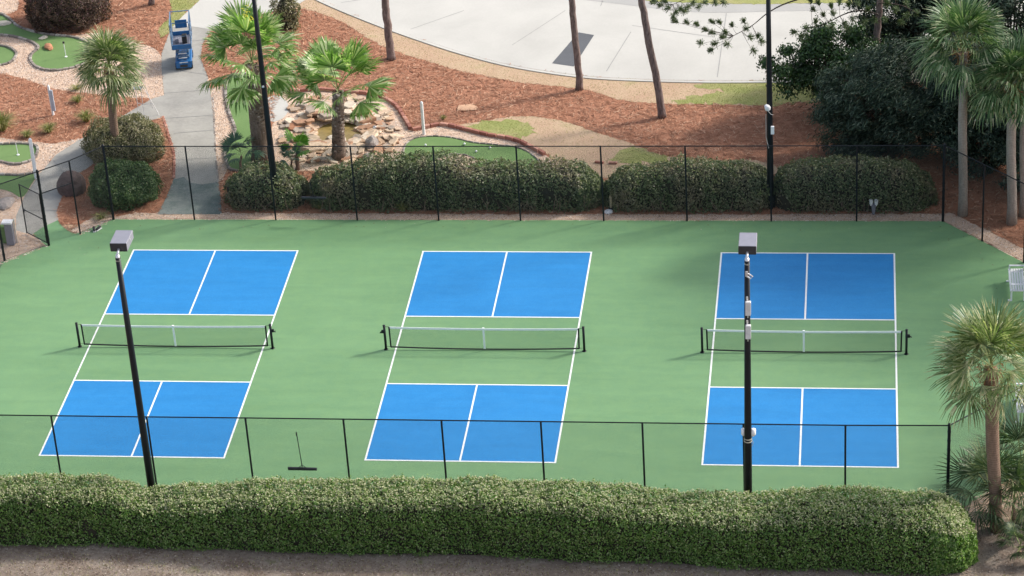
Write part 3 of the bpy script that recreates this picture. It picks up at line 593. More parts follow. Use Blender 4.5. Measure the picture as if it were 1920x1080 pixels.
MB().tube([(-.48, .1, 0), (-.46, .1, 1.15)], .012, 5).build('leg', M['silver'], t); MB().tube([(-.2, -.1, 0), (-.22, .0, 1.15)], .012, 5).build('leg', M['silver'], t); MB().tube([(.38, 0, 0), (-.15, .1, 1.22)], .013, 5).build('leg', M['silver'], t)
MB().tube([(.1, .2, .2), (-.1, .25, 1.2)], .012, 5).build('leg', M['silver'], t); MB().box((-.36, .05, 1.17), (.36, .26, .03), bev=.01).build('top', M['greymetal'], t); MB().tube([(-.47, .1, .5), (-.21, -.05, .5), (.17, .04, .5)], .01, 5).build('brace', M['silver'], t)
# ------------------------------------------------------------------ scissor lift
p = G(346, 131); t = thing('scissor_lift', 'blue scissor lift parked on the concrete path', 'scissor lift', p, .2)
LW_, LL = .78, 1.35
ch = MB().box((0, LL/2, .27), (LW_*.86, LL, .22), bev=.02).box((0, .02, .24), (LW_*.8, .1, .3), bev=.02).build('chassis', M['liftblue'], t)
MB().box((0, .01, .2), (.3, .12, .1)).build('battery_tray', M['darkmetal'], ch)
for s in (-1, 1):
    for y in (.14, LL-.16):
        w_ = MB().tube([(s*.26, y, .15), (s*.35, y, .15)], .15, 16).build('wheel', M['tyre'], t); MB().tube([(s*.345, y, .15), (s*.36, y, .15)], .07, 10).build('hub', M['liftpale'], w_)
for k in range(4):
    z0 = .42+k*.11; mb = MB()
    for s in (-1, 1):
        mb.box((s*.24, LL/2, z0+.04), (.04, 1.15, .035), R=[[1, 0, 0], [0, 1, -.0], [0, .07*(1 if k % 2 else -1), 1]]); mb.box((s*.19, LL/2, z0+.06), (.04, 1.15, .035), R=[[1, 0, 0], [0, 1, 0], [0, -.07*(1 if k % 2 else -1), 1]])
    mb.tube([(-.26, .08, z0+.04), (.26, .08, z0+.04)], .025, 8); mb.build('scissor_arm', M['liftpale'] if k % 2 else M['liftblue'], t)
MB().box((0, LL/2, .93), (LW_, LL, .05), bev=.01).build('deck', M['greymetal'], t)
for y in (0, LL): MB().box((0, y, 1.03), (LW_, .03, .2), bev=.008).build('toe_board', M['liftblue'], t)
MB().box((0, LL, 1.45), (LW_*.62, .03, .36), bev=.008).build('rear_panel', M['liftblue'], t)
for s in (-1, 1):
    mb = MB(); x = s*LW_/2
    for z in (1.06, 1.5, 2.02): mb.tube([(x, 0, z), (x, LL, z)], .022, 6)
    for y in (0, LL*.33, LL*.66, LL): mb.tube([(x, y, .95), (x, y, 2.02)], .022, 6)
    mb.build('guardrail', M['liftpale'], t)
mb = MB()
for z in (1.5, 2.02): mb.tube([(-LW_/2, LL, z), (LW_/2, LL, z)], .022, 6)
mb.tube([(-LW_/2, 0, 1.5), (LW_/2, 0, 1.5)], .008, 6); mb.build('end_rail', M['liftpale'], t)
MB().box((.12, .55, 1.15), (.2, .2, .38), bev=.03).build('control_box', M['solesurf'], t); MB().box((-.2, .7, 1.05), (.16, .3, .18), bev=.02).build('tool_crate', M['greymetal'], t)
mb = MB()
for z in (.35, .55, .75): mb.box((0, -.03, z), (.34, .03, .025))
mb.build('ladder', M['offwhite'], t)
# ------------------------------------------------------------------ hedges
def hedge(xs, yf, yb, h, label, m, dens, L=.06, W=.035, name='hedge', rend=.9, rstart=.9, skirt=.0, seed=1, layers=2, cat='hedge', nz=.07, pw=.55, wisps=0, new=0.):
    x0, x1 = xs[0], xs[-1]; t = thing(name, label, cat, ((x0+x1)/2, (yf[0]+yb[0])/2, 0)); ox = (x0+x1)/2; oy = (yf[0]+yb[0])/2
    def shape(x, th, k=1.):
        a = np.interp(x, xs, yf); b = np.interp(x, xs, yb); H = np.interp(x, xs, h)
        e1 = np.clip((x-x0)/rstart, 0, 1); e2 = np.clip((x1-x)/rend, 0, 1); e = np.sqrt(np.clip(1-(1-np.minimum(e1, e2))**2, 0, 1))
        yc = (a+b)/2; d = (a-b)/2*(-1)*e*k; Hh = H*(.45+.55*np.sqrt(e))*(.5+.5*k)
        c, s = np.cos(th), np.sin(th)
        return np.stack([x, yc+d*np.sign(c)*np.abs(c)**pw, Hh*np.abs(s)**pw], -1)
    area = (x1-x0)*(np.mean(h)*2+np.mean(np.array(yb)-np.array(yf))); n = int(area*dens)
    x = rng.uniform(x0, x1, n); x[:int(n*.12)] = x1-rend*rng.random(int(n*.12))**2; x[int(n*.12):int(n*.2)] = x0+rstart*rng.random(int(n*.2)-int(n*.12))**2
    tt = np.linspace(1e-4, math.pi-1e-4, 4000); dd = abs(np.mean(np.array(yb)-np.array(yf)))/2; Hm = np.mean(h)
    cc = np.stack([dd*np.sign(np.cos(tt))*np.abs(np.cos(tt))**pw, Hm*np.sin(tt)**pw], -1); al = np.concatenate([[0], np.cumsum(np.linalg.norm(np.diff(cc, axis=0), axis=1))]); th = np.interp(rng.random(n)*al[-1], al, tt)
    k = 1-np.abs(rng.normal(0, .05, n))*layers/2
    P = shape(x, th, k); e_ = 1e-2; Pt = shape(x, th+e_, k)-P; Px = shape(np.clip(x+e_, x0, x1), th, k)-P; N = unit(np.cross(Px, Pt)); ctr = np.stack([x, np.interp(x, xs, (np.array(yf)+np.array(yb))/2), np.interp(x, xs, h)*.4], -1)
    N[((P-ctr)*N).sum(1) < 0] *= -1
    endm = (x1-x) < rend*.5; N[endm] = unit(N[endm]+np.array([.8, 0, 0])); endm = (x-x0) < rstart*.5; N[endm] = unit(N[endm]+np.array([-.8, 0, 0]))
    D = wob(P, 2.1, seed)*nz+wob(P, 6.5, seed+2)*nz*.6+wob(P, 17., seed+4)*nz*.65+rng.normal(0, .018, n); P = P+N*D[:, None]; P[:, 2] = np.maximum(P[:, 2]+skirt, .02)
    P = P-np.array([ox, oy, 0]); Q = leaves(P, N, L, W, .75)
    if wisps:
        i = rng.choice(np.where(P[:, 2] > .5*np.max(P[:, 2]))[0], wisps); A = P[i]; dr = unit(N[i]+rng.normal(0, .4, (wisps, 3))+np.array([0, 0, .6])); ws = []
        for s in (.03, .07, .11): ws.append(leaves(A+dr*s*rng.uniform(.5, 1.5, (wisps, 1)), dr, L, W, 1.))
        Q = np.concatenate([Q]+ws)
    quads('foliage', Q, m, t)
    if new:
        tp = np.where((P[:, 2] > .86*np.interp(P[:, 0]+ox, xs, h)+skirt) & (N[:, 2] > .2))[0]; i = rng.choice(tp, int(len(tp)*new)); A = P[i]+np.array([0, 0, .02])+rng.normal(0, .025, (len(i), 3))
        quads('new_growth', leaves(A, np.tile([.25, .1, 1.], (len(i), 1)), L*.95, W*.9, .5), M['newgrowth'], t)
    nx, na = max(8, int((x1-x0)/.25)), 14; V = []; Fc = []
    X = np.linspace(x0+.08, x1-.08, nx)
    for i in range(nx):
        R_ = shape(np.full(na, X[i]), np.linspace(0, math.pi, na), .80); R_[:, 2] *= .90; R_[:, 2] += skirt; R_ = R_ + (wob(R_, 2.1, seed)*nz)[:, None]*.6; V += [tuple(q) for q in R_-np.array([ox, oy, 0])]
    Fc = [(i*na+j, i*na+j+1, (i+1)*na+j+1, (i+1)*na+j) for i in range(nx-1) for j in range(na-1)]
    Fc += [tuple(range(na)), tuple((nx-1)*na+j for j in range(na-1, -1, -1))]
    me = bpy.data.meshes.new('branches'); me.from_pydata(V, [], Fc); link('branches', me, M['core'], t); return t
# near hedge; top back edge fitted to the outline in the photo
us = [-60, 0, 120, 210, 250, 290, 400, 480, 640, 900, 1100, 1180, 1250, 1330, 1420, 1480, 1560, 1650, 1750, 1790, 1826]
vs = [884, 885, 884, 888, 900, 907, 902, 893, 891, 889, 895, 903, 910, 915, 917, 908, 903, 905, 912, 925, 945]
YB = -10.15; A = [PY(u, v, YB) for u, v in zip(us, vs)]
xs = [a[0] for a in A]; hs = [a[2]+.0 for a in A]; fr = .12*np.sin(np.array(xs)*1.7)*np.sin(np.array(xs)*.6+1)+np.interp(xs, [-14, -7, 0, 6, 12, 14.5, 16], [-11.62, -11.7, -11.85, -12.0, -12.25, -12.35, -12.3])
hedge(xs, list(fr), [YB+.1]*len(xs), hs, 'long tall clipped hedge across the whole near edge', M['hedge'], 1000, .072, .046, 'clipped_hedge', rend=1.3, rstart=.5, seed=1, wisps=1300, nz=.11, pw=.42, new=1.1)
def bh(px0, px1, tops, label, seed, m='bhedge', y0=9.62, y1=11.3, dens=700, **k):
    us = np.linspace(px0, px1, len(tops)); A = [PY(u, v, y1-.35) for u, v in zip(us, tops)]; xs = [a[0] for a in A]; hs = [a[2] for a in A]
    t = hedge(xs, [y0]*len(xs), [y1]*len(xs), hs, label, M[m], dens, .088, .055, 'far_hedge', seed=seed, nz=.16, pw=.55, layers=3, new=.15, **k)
    mb = MB()
    for q in range(int((xs[-1]-xs[0])*9)):
        x = rng.uniform(xs[0]+.5, xs[-1]-.5); y = y0+rng.uniform(-.06, .3); a = np.array([x, y, 0])-np.array(t.location); h = rng.uniform(.3, .8); e_ = a+np.array([rng.normal(0, .25), rng.uniform(-.12, .1), h]); mb.tube([a, (a+e_)/2+rng.normal(0, .04, 3), e_], [.011, .009, .005], 4)
    mb.build('stems', M['twig'], t)
bh(428, 578, [318, 305, 303, 308, 330], 'short dark hedge beside the stained path, around the left lamp pole', 11)
bh(584, 1132, [325, 305, 295, 284, 281, 286, 297, 302, 300, 299, 302, 325], 'longest dark hedge behind the far fence, in front of the pond and centre green', 12)
bh(1134, 1452, [325, 308, 300, 295, 294, 296, 300, 312], 'dark hedge behind the wooden stake, between two gaps', 13)
bh(1450, 1750, [310, 296, 291, 289, 290, 296, 325], 'neat dark hedge with a rounded end by the garden spotlight', 14, rend=1.1)
def bush(u, v, rx, ry, H, label, m, n, L=.06, W=.038, name='bush', seed=1, cat='bush', nz=.12):
    p = G(u, v); t = thing(name, label, cat, p); th = rng.uniform(0, 2*math.pi, n); ph = np.arcsin(rng.uniform(-.62, 1, n)); k = 1-np.abs(rng.normal(0, .07, n))
    d = np.stack([np.cos(th)*np.cos(ph), np.sin(th)*np.cos(ph), np.sin(ph)], -1); P = d*np.array([rx, ry, H*.62])*k[:, None]+np.array([0, 0, H*.38])
    N = unit(d/np.array([rx, ry, H*.62])); P += N*(wob(P, 3., seed)*nz+wob(P, 9., seed)*nz*.5)[:, None]; P[:, 2] = np.maximum(P[:, 2], .03)
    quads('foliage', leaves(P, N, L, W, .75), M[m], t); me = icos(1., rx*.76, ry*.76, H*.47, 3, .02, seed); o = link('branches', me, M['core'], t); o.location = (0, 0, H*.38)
bush(234, 372, 1.3, 1.15, 1.45, 'rounded green bush beside the gate-end fence corner', 'bush', 21000, .075, .05, seed=3, nz=.26)
bush(236, 290, 1.6, 1.35, 1.45, 'brownish-green bush behind the round bush, around the palm trunk', 'brownbush', 22000, .07, .045, seed=5, nz=.26)
bush(130, 40, 1.75, 1.4, 2.2, 'dark purple-brown shrub above the large green', 'purplebush', 26000, .08, .05, seed=7, nz=.3)
# ------------------------------------------------------------------ palms
def rot(yaw, pit):
    cy, sy, cp, sp = math.cos(yaw), math.sin(yaw), math.cos(pit), math.sin(pit)
    return np.array([[cy, -sy, 0], [sy, cy, 0], [0, 0, 1.]])@np.array([[cp, 0, -sp], [0, 1, 0], [sp, 0, cp]])
def frond(Lp, Lf, n, droop, spread=1.75, w0=.035, web=.45, bend=.0):
    Q = []
    hub = np.array([Lp, 0, -bend*Lp]); a = np.array([0, 0, 0.])
    for k in range(3):
        s0, s1 = k/3, (k+1)/3; p0 = np.array([Lp*s0, 0, -bend*Lp*s0*s0]); p1 = np.array([Lp*s1, 0, -bend*Lp*s1*s1])
        Q.append([p0+(0, .016, 0), p0-(0, .016, 0), p1-(0, .012, 0), p1+(0, .012, 0)])
    nP = len(Q)
    for i in range(n):
        an = -spread+2*spread*(i+.5)/n+rng.normal(0, .03); L = Lf*(.72+.28*math.cos(an*.7))*rng.uniform(.9, 1.08); dr = droop*rng.uniform(.6, 1.4)
        d = np.array([math.cos(an), math.sin(an), -bend*.6]); side = np.array([-math.sin(an), math.cos(an), 0]); lift = .12 if i % 2 else -.02
        S_ = [0, web, .75, 1.]; Wd = [.006, w0, w0*.7, .003]; pr = None
        for s, w_ in zip(S_, Wd):
            p = hub+d*L*s*(1-dr*s*s*.28)+np.array([0, 0, lift*s*L*.3-dr*L*s**2.6*.55]); q = (p-side*w_, p+side*w_)
            if pr is not None: Q.append([pr[0], pr[1], q[1], q[0]])
            pr = q
    return np.array(Q), nP
def palm(base_px, top_px, r0, r1, label, nf, Lp, Lf, m, trunkm, droop, pits, name='palm_tree', nl=26, w0=.035, web=.45, yb=None, boots=0, skirt=0, ybase=None, bend=.10, spread=1.75, bulge=1., group=None, cat='palm tree'):
    b = G(*base_px); tp = PY(top_px[0], top_px[1], b[1]); t = thing(name, label, cat, b, 0, group); T = tp-b
    pts = [T*s+np.array([0, 0, 0])*s for s in np.linspace(0, 1, 9)]; rr = [r0*(1-s)+r1*s for s in np.linspace(0, 1, 9)]; rr[0] *= 1.15
    pts = [p+np.array([math.sin(i*1.1)*.015, 0, 0]) for i, p in enumerate(pts)]
    MB().tube(pts, rr, 14).build('trunk', M[trunkm], t, True)
    if boots:
        mb = MB()
        for k in range(boots):
            s = k/boots; an = k*2.4; c = T*s; r = (r0*(1-s)+r1*s); d = np.array([math.cos(an), math.sin(an), 0]); q = np.array([-d[1], d[0], 0])
            a = c+d*r*.85; h = rng.uniform(.7, 1.3); mb.add([a-q*.07, a+q*.07, a+d*.05*h+np.array([0, 0, .10])+q*.035, a+d*.05*h+np.array([0, 0, .10])-q*.035, a-q*.04+np.array([0, 0, .15]), a+q*.04+np.array([0, 0, .15])], [(0, 1, 2, 3), (3, 2, 5, 4), (0, 3, 4), (1, 5, 2)])
        mb.build('leaf_bases', M['boot'], t)
    C = T+np.array([0, 0, .02]); QQ = []; PQ = []
    for i in range(nf):
        yaw = i*2.39996+rng.normal(0, .15); s = (i+.5)/nf; pit = math.radians(pits[0]*(1-s)+pits[1]*s+rng.normal(0, 6)); Rm = rot(yaw, pit)
        lp = Lp*rng.uniform(.8, 1.15); q, nP = frond(lp, Lf*rng.uniform(.85, 1.1), nl, droop*(.6+.7*s), w0=w0, web=web, spread=spread, bend=bend+.18*s*s)
        # roll the blade a little about its stalk so that it faces up and out
        ro = rng.normal(0, .35); Rr = np.array([[1, 0, 0], [0, math.cos(ro), -math.sin(ro)], [0, math.sin(ro), math.cos(ro)]])
        q = (q.reshape(-1, 3)@Rr.T@Rm.T).reshape(-1, 4, 3)+C+np.array([0, 0, .25*(1-s)]); PQ.append(q[:nP]); QQ.append(q[nP:])
    quads('crown', np.concatenate(QQ), M[m], t); quads('petiole', np.concatenate(PQ), M['petiole'], t)
    if skirt:
        P = C+np.stack([rng.normal(0, r1*1.0, skirt), rng.normal(0, r1*1.0, skirt), rng.uniform(-.55, .1, skirt)], -1)
        Q = leaves(P, rng.normal(0, 1, (skirt, 3)), .38, .05, .5, tilt=np.array([0, 0, 1.2])); quads('dead_fronds', Q, M['deadfrond'], t)
    return t
palm((219, 305), (206, 136), .15, .17, 'slender sabal palm with a round crown beside the large green', 38, .66, 1.0, 'sabal', 'browntrunk', .8, (86, -10), nl=26, w0=.026, web=.5, skirt=60)
palm((489, 298), (473, 124), .33, .24, 'thick rough-trunked palm with a yellow bloom, directly left of the lamp pole', 30, 1.2, 1.1, 'washi', 'washitrunk', .5, (86, -8), nl=30, w0=.045, web=.6, boots=330, skirt=30)
pb = G(489, 298); yq = PY(462, 42, pb[1]); o = quads('bloom', leaves(yq+rng.normal(0, 1, (160, 3))*np.array([.17, .17, .26]), rng.normal(0, 1, (160, 3)), .12, .05, .5), M['yellow']); o.parent = bpy.data.objects['palm_tree.001']; o.location = -Vector(o.parent.location)
palm((635, 297), (634, 176), .26, .20, 'middle rough-trunked fan palm with broad bright leaves above the pond', 19, 1.1, 1.05, 'washi', 'washitrunk', .3, (88, 10), nl=32, w0=.052, web=.66, boots=230, bend=.18)
palm((1805, 403), (1806, 98), .165, .15, 'tall sabal palm outside the far right fence corner, its trunk left of the twin trunks', 44, .9, 1.15, 'sabalgreen', 'sabaltrunk', .8, (86, -8), nl=30, w0=.027, web=.5, skirt=110)
palm((1897, 419), (1896, 168), .175, .16, 'sabal palm at the right edge, nearer of the twin trunks', 34, .85, 1.1, 'sabalgreen', 'sabaltrunk', .8, (86, -8), nl=30, w0=.027, web=.5, skirt=110)
palm((1919, 405), (1921, 158), .15, .14, 'sabal palm at the right edge, farther of the twin trunks', 30, .85, 1.1, 'sabalgreen', 'sabaltrunk', .8, (86, -8), nl=28, w0=.027, web=.5, skirt=60)
palm((1868, 993), (1857, 692), .18, .21, 'near sabal palm in front of the right fence, leaning over the court', 34, .9, 1.15, 'sabal', 'browntrunk', .55, (86, -18), nl=36, w0=.022, web=.5, skirt=120)
for (u, v, n, s, lb) in ((1858, 968, 22, 1.5, 'saw palmetto clump at the foot of the near sabal palm'), (1915, 918, 20, 1.5, 'saw palmetto cut by the right frame edge behind the near palm'), (1912, 1040, 12, .7, 'low saw palmetto in the bottom right corner'), (1900, 985, 16, 1.1, 'saw palmetto between the near palm trunk and the right edge')):
    palm((u, v), (u, v-(38 if s > .8 else 6)), .06, .05, lb, n, .6*s, .72*s, 'sabaldark', 'browntrunk', .5, (80, -5), 'saw_palmetto', nl=22, w0=.020, web=.45, group='saw palmettos right of the near hedge', cat='palmetto')
palm((558, 318), (557, 285), .09, .07, 'small bright green fan palm between the lamp pole and the pond', 7, .35, .48, 'brightfan', 'browntrunk', .3, (80, 5), 'young_palm', nl=20, w0=.038, web=.7, cat='young palm')
palm((450, 318), (452, 292), .05, .04, 'small blue-green fan palm on the narrow green', 10, .45, .5, 'bluefan', 'browntrunk', .5, (70, 0), 'young_palm', nl=20, w0=.024, web=.5, cat='young palm')
palm((548, 322), (546, 300), .04, .04, 'low blue-green fan palm beside the small bright palm', 8, .25, .35, 'bluefan', 'browntrunk', .5, (70, 0), 'young_palm', nl=16, w0=.026, web=.5, cat='young palm')
# ------------------------------------------------------------------ pines
def tuft(c, d, n=26, L=.2, w2=.0045):
    D = unit(np.array(d)*.9+rng.normal(0, .55, (n, 3))); l = L*rng.uniform(.7, 1.15, (n, 1)); S_ = unit(np.cross(D, rng.normal(0, 1, (n, 3))))*w2; c = np.array(c)
    return np.stack([c-S_*.6+D*0, c+S_*.6+D*0, c+D*l+S_, c+D*l-S_], 1)
def pine(px, topz, r0, label, crown=True, seed=1):
    b = G(*px[0]); pts = [PY(u, v, b[1])-b for u, v in px]; t = thing('pine_tree', label, 'pine tree', b); d = pts[-1]-pts[-2]; d = d/np.linalg.norm(d); last = pts[-1].copy()
    d = unit(d+np.array([0, 0, .8]))
    while last[2] < topz: last = last+d*1.2; pts.append(last.copy())
    n = len(pts); sm = smoothpts(pts, False, 4); rr = [r0*(1-.62*i/(len(sm)-1)) for i in range(len(sm))]; rr[0] *= 1.2; rr[1] *= 1.05
    sm = [p+np.array([rng.normal(0, .012), rng.normal(0, .012), 0]) for p in sm]
    MB().tube(sm, rr, 12).build('trunk', M['pinebark'], t, True)
    if crown:
        Q = []; br = MB(); top = sm[-1]
        for k in range(26):
            an = k*2.4; z = rng.uniform(-3.0, .3); L = 1.7*(1-abs(z+1.3)/3)+.5; a = top+np.array([0, 0, z]); e_ = a+np.array([math.cos(an)*L, math.sin(an)*L, .35*L]); br.tube([a, (a+e_)/2-np.array([0, 0, .05]), e_], [.04, .025, .012], 5)
            for j in range(26):
                s = rng.uniform(.3, 1.05); c = a+(e_-a)*s+rng.normal(0, .22, 3); Q.append(tuft(c, (e_-a)/np.linalg.norm(e_-a), 16, .24, .012))
        br.build('branches', M['wood_dark'], t); quads('crown', np.concatenate(Q), M['pineneedle'], t)
    return t
pine([(733, 111), (729, 70), (724, 25), (721, 0)], 21, .17, 'brown pine trunk nearest the road bend, between the palms and the patch')
pine([(1088, 168), (1083, 110), (1076, 50), (1072, 0)], 21, .14, 'slim pine trunk standing in front of the dark asphalt patch')
pine([(1242, 220), (1232, 155), (1217, 80), (1208, 30), (1203, 0)], 21, .15, 'leaning pine trunk rising from the pine straw right of the asphalt patch')
pine([(285, 9), (284, -30)], 9, .13, 'pine trunk stub at the top edge above the green verge')
# pine at upper right with drooping tufted branches
t = pine([(1636, 205), (1640, 120), (1646, 50), (1650, 0)], 8.5, .16, 'pine with long tufted branches reaching left over the road', True)
B = np.array(t.location); yb_ = B[1]
br = MB(); Q = []
def branch(px, r, tufts, y):
    P = [PY(u, v, y)-B for u, v in px]; sm = smoothpts(P, False, 4); br.tube(sm, [r*(1-.75*i/(len(sm)-1)) for i in range(len(sm))], 6)
    for (u, v) in tufts:
        c = PY(u+rng.normal(0, 1), v+rng.normal(0, 1), y+rng.normal(0, .3))-B
        j = min(sm, key=lambda q: np.linalg.norm(q-c)); dd = c-j; L = np.linalg.norm(dd)+.01
        br.tube([j, (j+c)/2+np.array([0, 0, -.04]), c], [.009, .007, .005], 4); Q.append(tuft(c, dd/L+np.array([0, 0, .6]), 75, .21, .0075)); Q.append(tuft(c-dd/L*.08, dd/L+np.array([0, 0, .3]), 40, .17, .0075))
branch([(1648, -40), (1560, -18), (1480, 4), (1440, 24), (1410, 48), (1375, 67)], .04, [(1395, 42), (1372, 48), (1352, 44), (1336, 44), (1308, 48), (1325, 58), (1336, 62), (1358, 70), (1342, 80), (1316, 80), (1335, 94), (1402, 55), (1420, 66), (1426, 78), (1405, 68), (1289, 43), (1268, 42), (1412, 95), (1365, 84), (1360, 62)], yb_-.3)
branch([(1600, -30), (1480, -25), (1380, -15), (1300, -5), (1262, 8)], .035, [(1225, 6), (1240, 10), (1255, 16), (1275, 18), (1290, 12), (1300, 5), (1268, 22), (1280, 20), (1250, 4), (1262, 30), (1310, 12), (1322, 4), (1228, 4), (1340, 4), (1355, 6)], yb_-.1)
branch([(1648, 28), (1620, 20), (1590, 24), (1560, 38), (1535, 50), (1515, 52)], .035, [(1490, 58), (1512, 54), (1530, 44), (1545, 30), (1525, 20), (1535, 8), (1560, 14), (1575, 6), (1565, 28), (1590, 12), (1600, 35), (1520, 4), (1580, 45), (1610, 10), (1505, 66), (1555, 52), (1590, 54), (1620, 40), (1628, 20), (1600, 60)], yb_-.6)
branch([(1648, 5), (1690, 10), (1720, 25)], .03, [(1665, 10), (1680, 20), (1700, 10), (1700, 30), (1720, 25), (1660, 35), (1690, 42), (1640, 35), (1660, 0), (1680, -5)], yb_-.6)
br.build('branches', M['wood_dark'], t); quads('crown', np.concatenate(Q), M['pineneedle'], t)
# ------------------------------------------------------------------ broad dark trees
def tree(u, v, H, crown, label, m, n, L=.10, W=.05, name='evergreen_tree', seed=1, tilt=None, tr=.14, world=None, cl=.28, cat='tree', stems=4, group=None):
    b = G(u, v) if world is None else np.array([world[0], world[1], 0.]); t = thing(name, label, cat, b, 0, group); mb = MB(); cx, cy, cz, rx, ry, rz = crown
    C = np.array([cx, cy, cz]); mb.tube([(0, 0, 0), (cx*.3, cy*.3, cz*.4), tuple(C)], [tr, tr*.8, tr*.4], 9); tips = []
    nc = max(60, int(rx*ry*rz*16)); d = unit(rng.normal(0, 1, (nc, 3))); rad = rng.uniform(.35, 1., nc)**.6; CC = C+d*rad[:, None]*np.array([rx, ry, rz]); CC += (wob(CC, 1.6, seed)*.55+wob(CC, 4., seed)*.2)[:, None]*d; CC[:, 2] = np.maximum(CC[:, 2], .25)
    for i in range(0, nc, max(1, nc//(stems*6))): mb.tube([tuple(C*.5), tuple((C*.6+CC[i]*.5)), tuple(CC[i])], [tr*.35, tr*.2, .012], 5)
    mb.build('trunk', M['wood_dark'], t)
    i = rng.integers(0, nc, n); sz = rng.uniform(.6, 1.3, nc); off = rng.normal(0, 1, (n, 3))*(cl*.75*sz[i])[:, None]*np.array([1.15, 1.15, .7])
    P = CC[i]+off; P[:, 2] = np.maximum(P[:, 2], .05); N = unit(unit(off)+np.array([0, 0, .5])); quads('crown', leaves(P, N, L, W, .6, tilt), M[m], t); return t
tree(1600, 216, 4, (-1.0, 0, 2.1, 2.0, 1.3, 1.25), 'glossy broadleaf tree at the road end, its crown over the green verge', 'holly', 30000, .12, .075, seed=3, name='broadleaf_tree')
tree(1672, 296, 5, (-.35, .3, 2.2, 2.5, 1.7, 2.3), 'large dark feathery evergreen behind the neat far hedge', 'darkleaf', 60000, .20, .034, seed=5, tilt=np.array([-.8, -.6, -.5]))
tree(1838, 330, 6, (0, 1.0, 2.3, 2.4, 1.6, 2.6), 'dark evergreen behind the tall sabal palm trunks', 'darkleaf', 60000, .18, .05, seed=7)
tree(1700, 150, 6, (.5, .5, 3.0, 2.6, 1.6, 2.2), 'dark evergreen at the top right behind the pine trunk', 'darkleaf', 52000, .16, .06, seed=9)
tree(1880, 190, 7, (0.6, .5, 3.0, 2.8, 2.0, 3.0), 'dark evergreen filling the top right corner behind the palms', 'darkleaf', 60000, .16, .06, seed=11)
tree(1965, 362, 5, (0, .5, 2.0, 2., 1.6, 2.0), 'dark evergreen just beyond the right edge behind the twin palm trunks', 'darkleaf', 40000, .18, .06, seed=13)
bush(541, 52, .55, .5, 1.7, 'thin grey-green shrub at the top edge beside the tall palm crown', 'brownbush', 3200, .09, .05, seed=15, nz=.3)
# tall trees just outside the right of the picture: they shade the far right corner of the courts
for i, (x, y, z, r, n) in enumerate(((25.5, 11.0, 12.5, 3.4, 3000), (28.5, 13.0, 13.5, 3.2, 2800), (22.8, 15.8, 10.0, 2.8, 5000), (31.5, 9.5, 14., 3.4, 3400), (26.0, 18.5, 13.5, 3.4, 3800), (23.0, 12.5, 8.0, 2.2, 2600))):
    tree(0, 0, 12, (0, 0, z, r, r, r*.9), 'tall dark pine standing off to the right of the courts', 'darkleaf', n, .22, .09, world=(x, y), seed=20+i, tr=.2, cl=.55, group='tall pines beyond the right side')
# ------------------------------------------------------------------ grass clumps and loose cover
def clump(u, v, H, r, n, label, m='grasstuft'):
    p = G(u, v); Q = []
    for i in range(n):
        an = rng.uniform(0, 6.283); k = rng.uniform(0, 1)**.7; d = np.array([math.cos(an), math.sin(an), 0]); s = np.array([-d[1], d[0], 0])*.008; a = d*r*.2*k; h = H*rng.uniform(.6, 1.1)
        m1 = a+d*r*.45*k+np.array([0, 0, h*.65]); e_ = a+d*r*(k+.15)+np.array([0, 0, h*(1-.35*k)]); Q += [[a-s, a+s, m1+s, m1-s], [m1-s, m1+s, e_+s*.2, e_-s*.2]]
    o = quads('grass_clump', np.array(Q), M[m]); o.location = tuple(p); tag(o, label, 'grass clump', 'ornamental grass clumps')
clump(162, 228, .5, .42, 260, 'largest green grass clump in the pine straw, near the slender palm trunk')
clump(92, 248, .4, .38, 220, 'grass clump right below the panelled marker post')
clump(52, 258, .35, .3, 160, 'grass clump above the small green with the white pin')
clump(146, 192, .32, .3, 140, 'dull grass clump at the gravel edge left of the slender palm')
clump(145, 168, .25, .35, 110, 'sparse brown grass clump lying on the gravel strip')
clump(4, 245, .8, .65, 420, 'tall straw-tipped grass clump cut by the left frame edge')
clump(831, 224, .2, .16, 60, 'tiny grass clump in the pine straw right of the white post')
clump(693, 222, .3, .14, 70, 'small green tuft among the pond stones')
clump(190, 410, .25, .35, 110, 'low yellow-green clump at the fence foot under the round bush')
clump(600, 392, .35, .25, 90, 'small green weed in the gap between two far hedges')
clump(1215-460, 396, .4, .3, 100, 'green weed at the foot of the longest far hedge')
allhard = [gateP, roadP, pathP, brP, lawn1, lawn2, lawn4, rockpad, courtP]+list(greenP.values())+gr
X = scatter([(-26, 4), (20, 4), (20, 28.5), (-26, 28.5)], 150, allhard); n = len(X)
an = rng.uniform(0, math.pi, n)+np.sin(X[:, 0]*1.3)*.6; Lh = rng.uniform(.05, .15, n); d = np.stack([np.cos(an), np.sin(an), rng.normal(0, .07, n)], -1)*Lh[:, None]; s = np.stack([-np.sin(an), np.cos(an), rng.normal(0, .35, n)], -1)*rng.uniform(.005, .011, n)[:, None]
c = np.stack([X[:, 0], X[:, 1], rng.uniform(.01, .05, n)], -1)
tag(quads('pine_straw', np.stack([c-d-s, c+d-s, c+d+s, c-d+s], 1), M['straw']), 'loose red-brown pine straw over the planting beds', 'pine straw', kind='stuff')
oc = np.array([(1, 0, 0), (0, 1, 0), (-1, 0, 0), (0, -1, 0), (0, 0, 1)], float); V = []
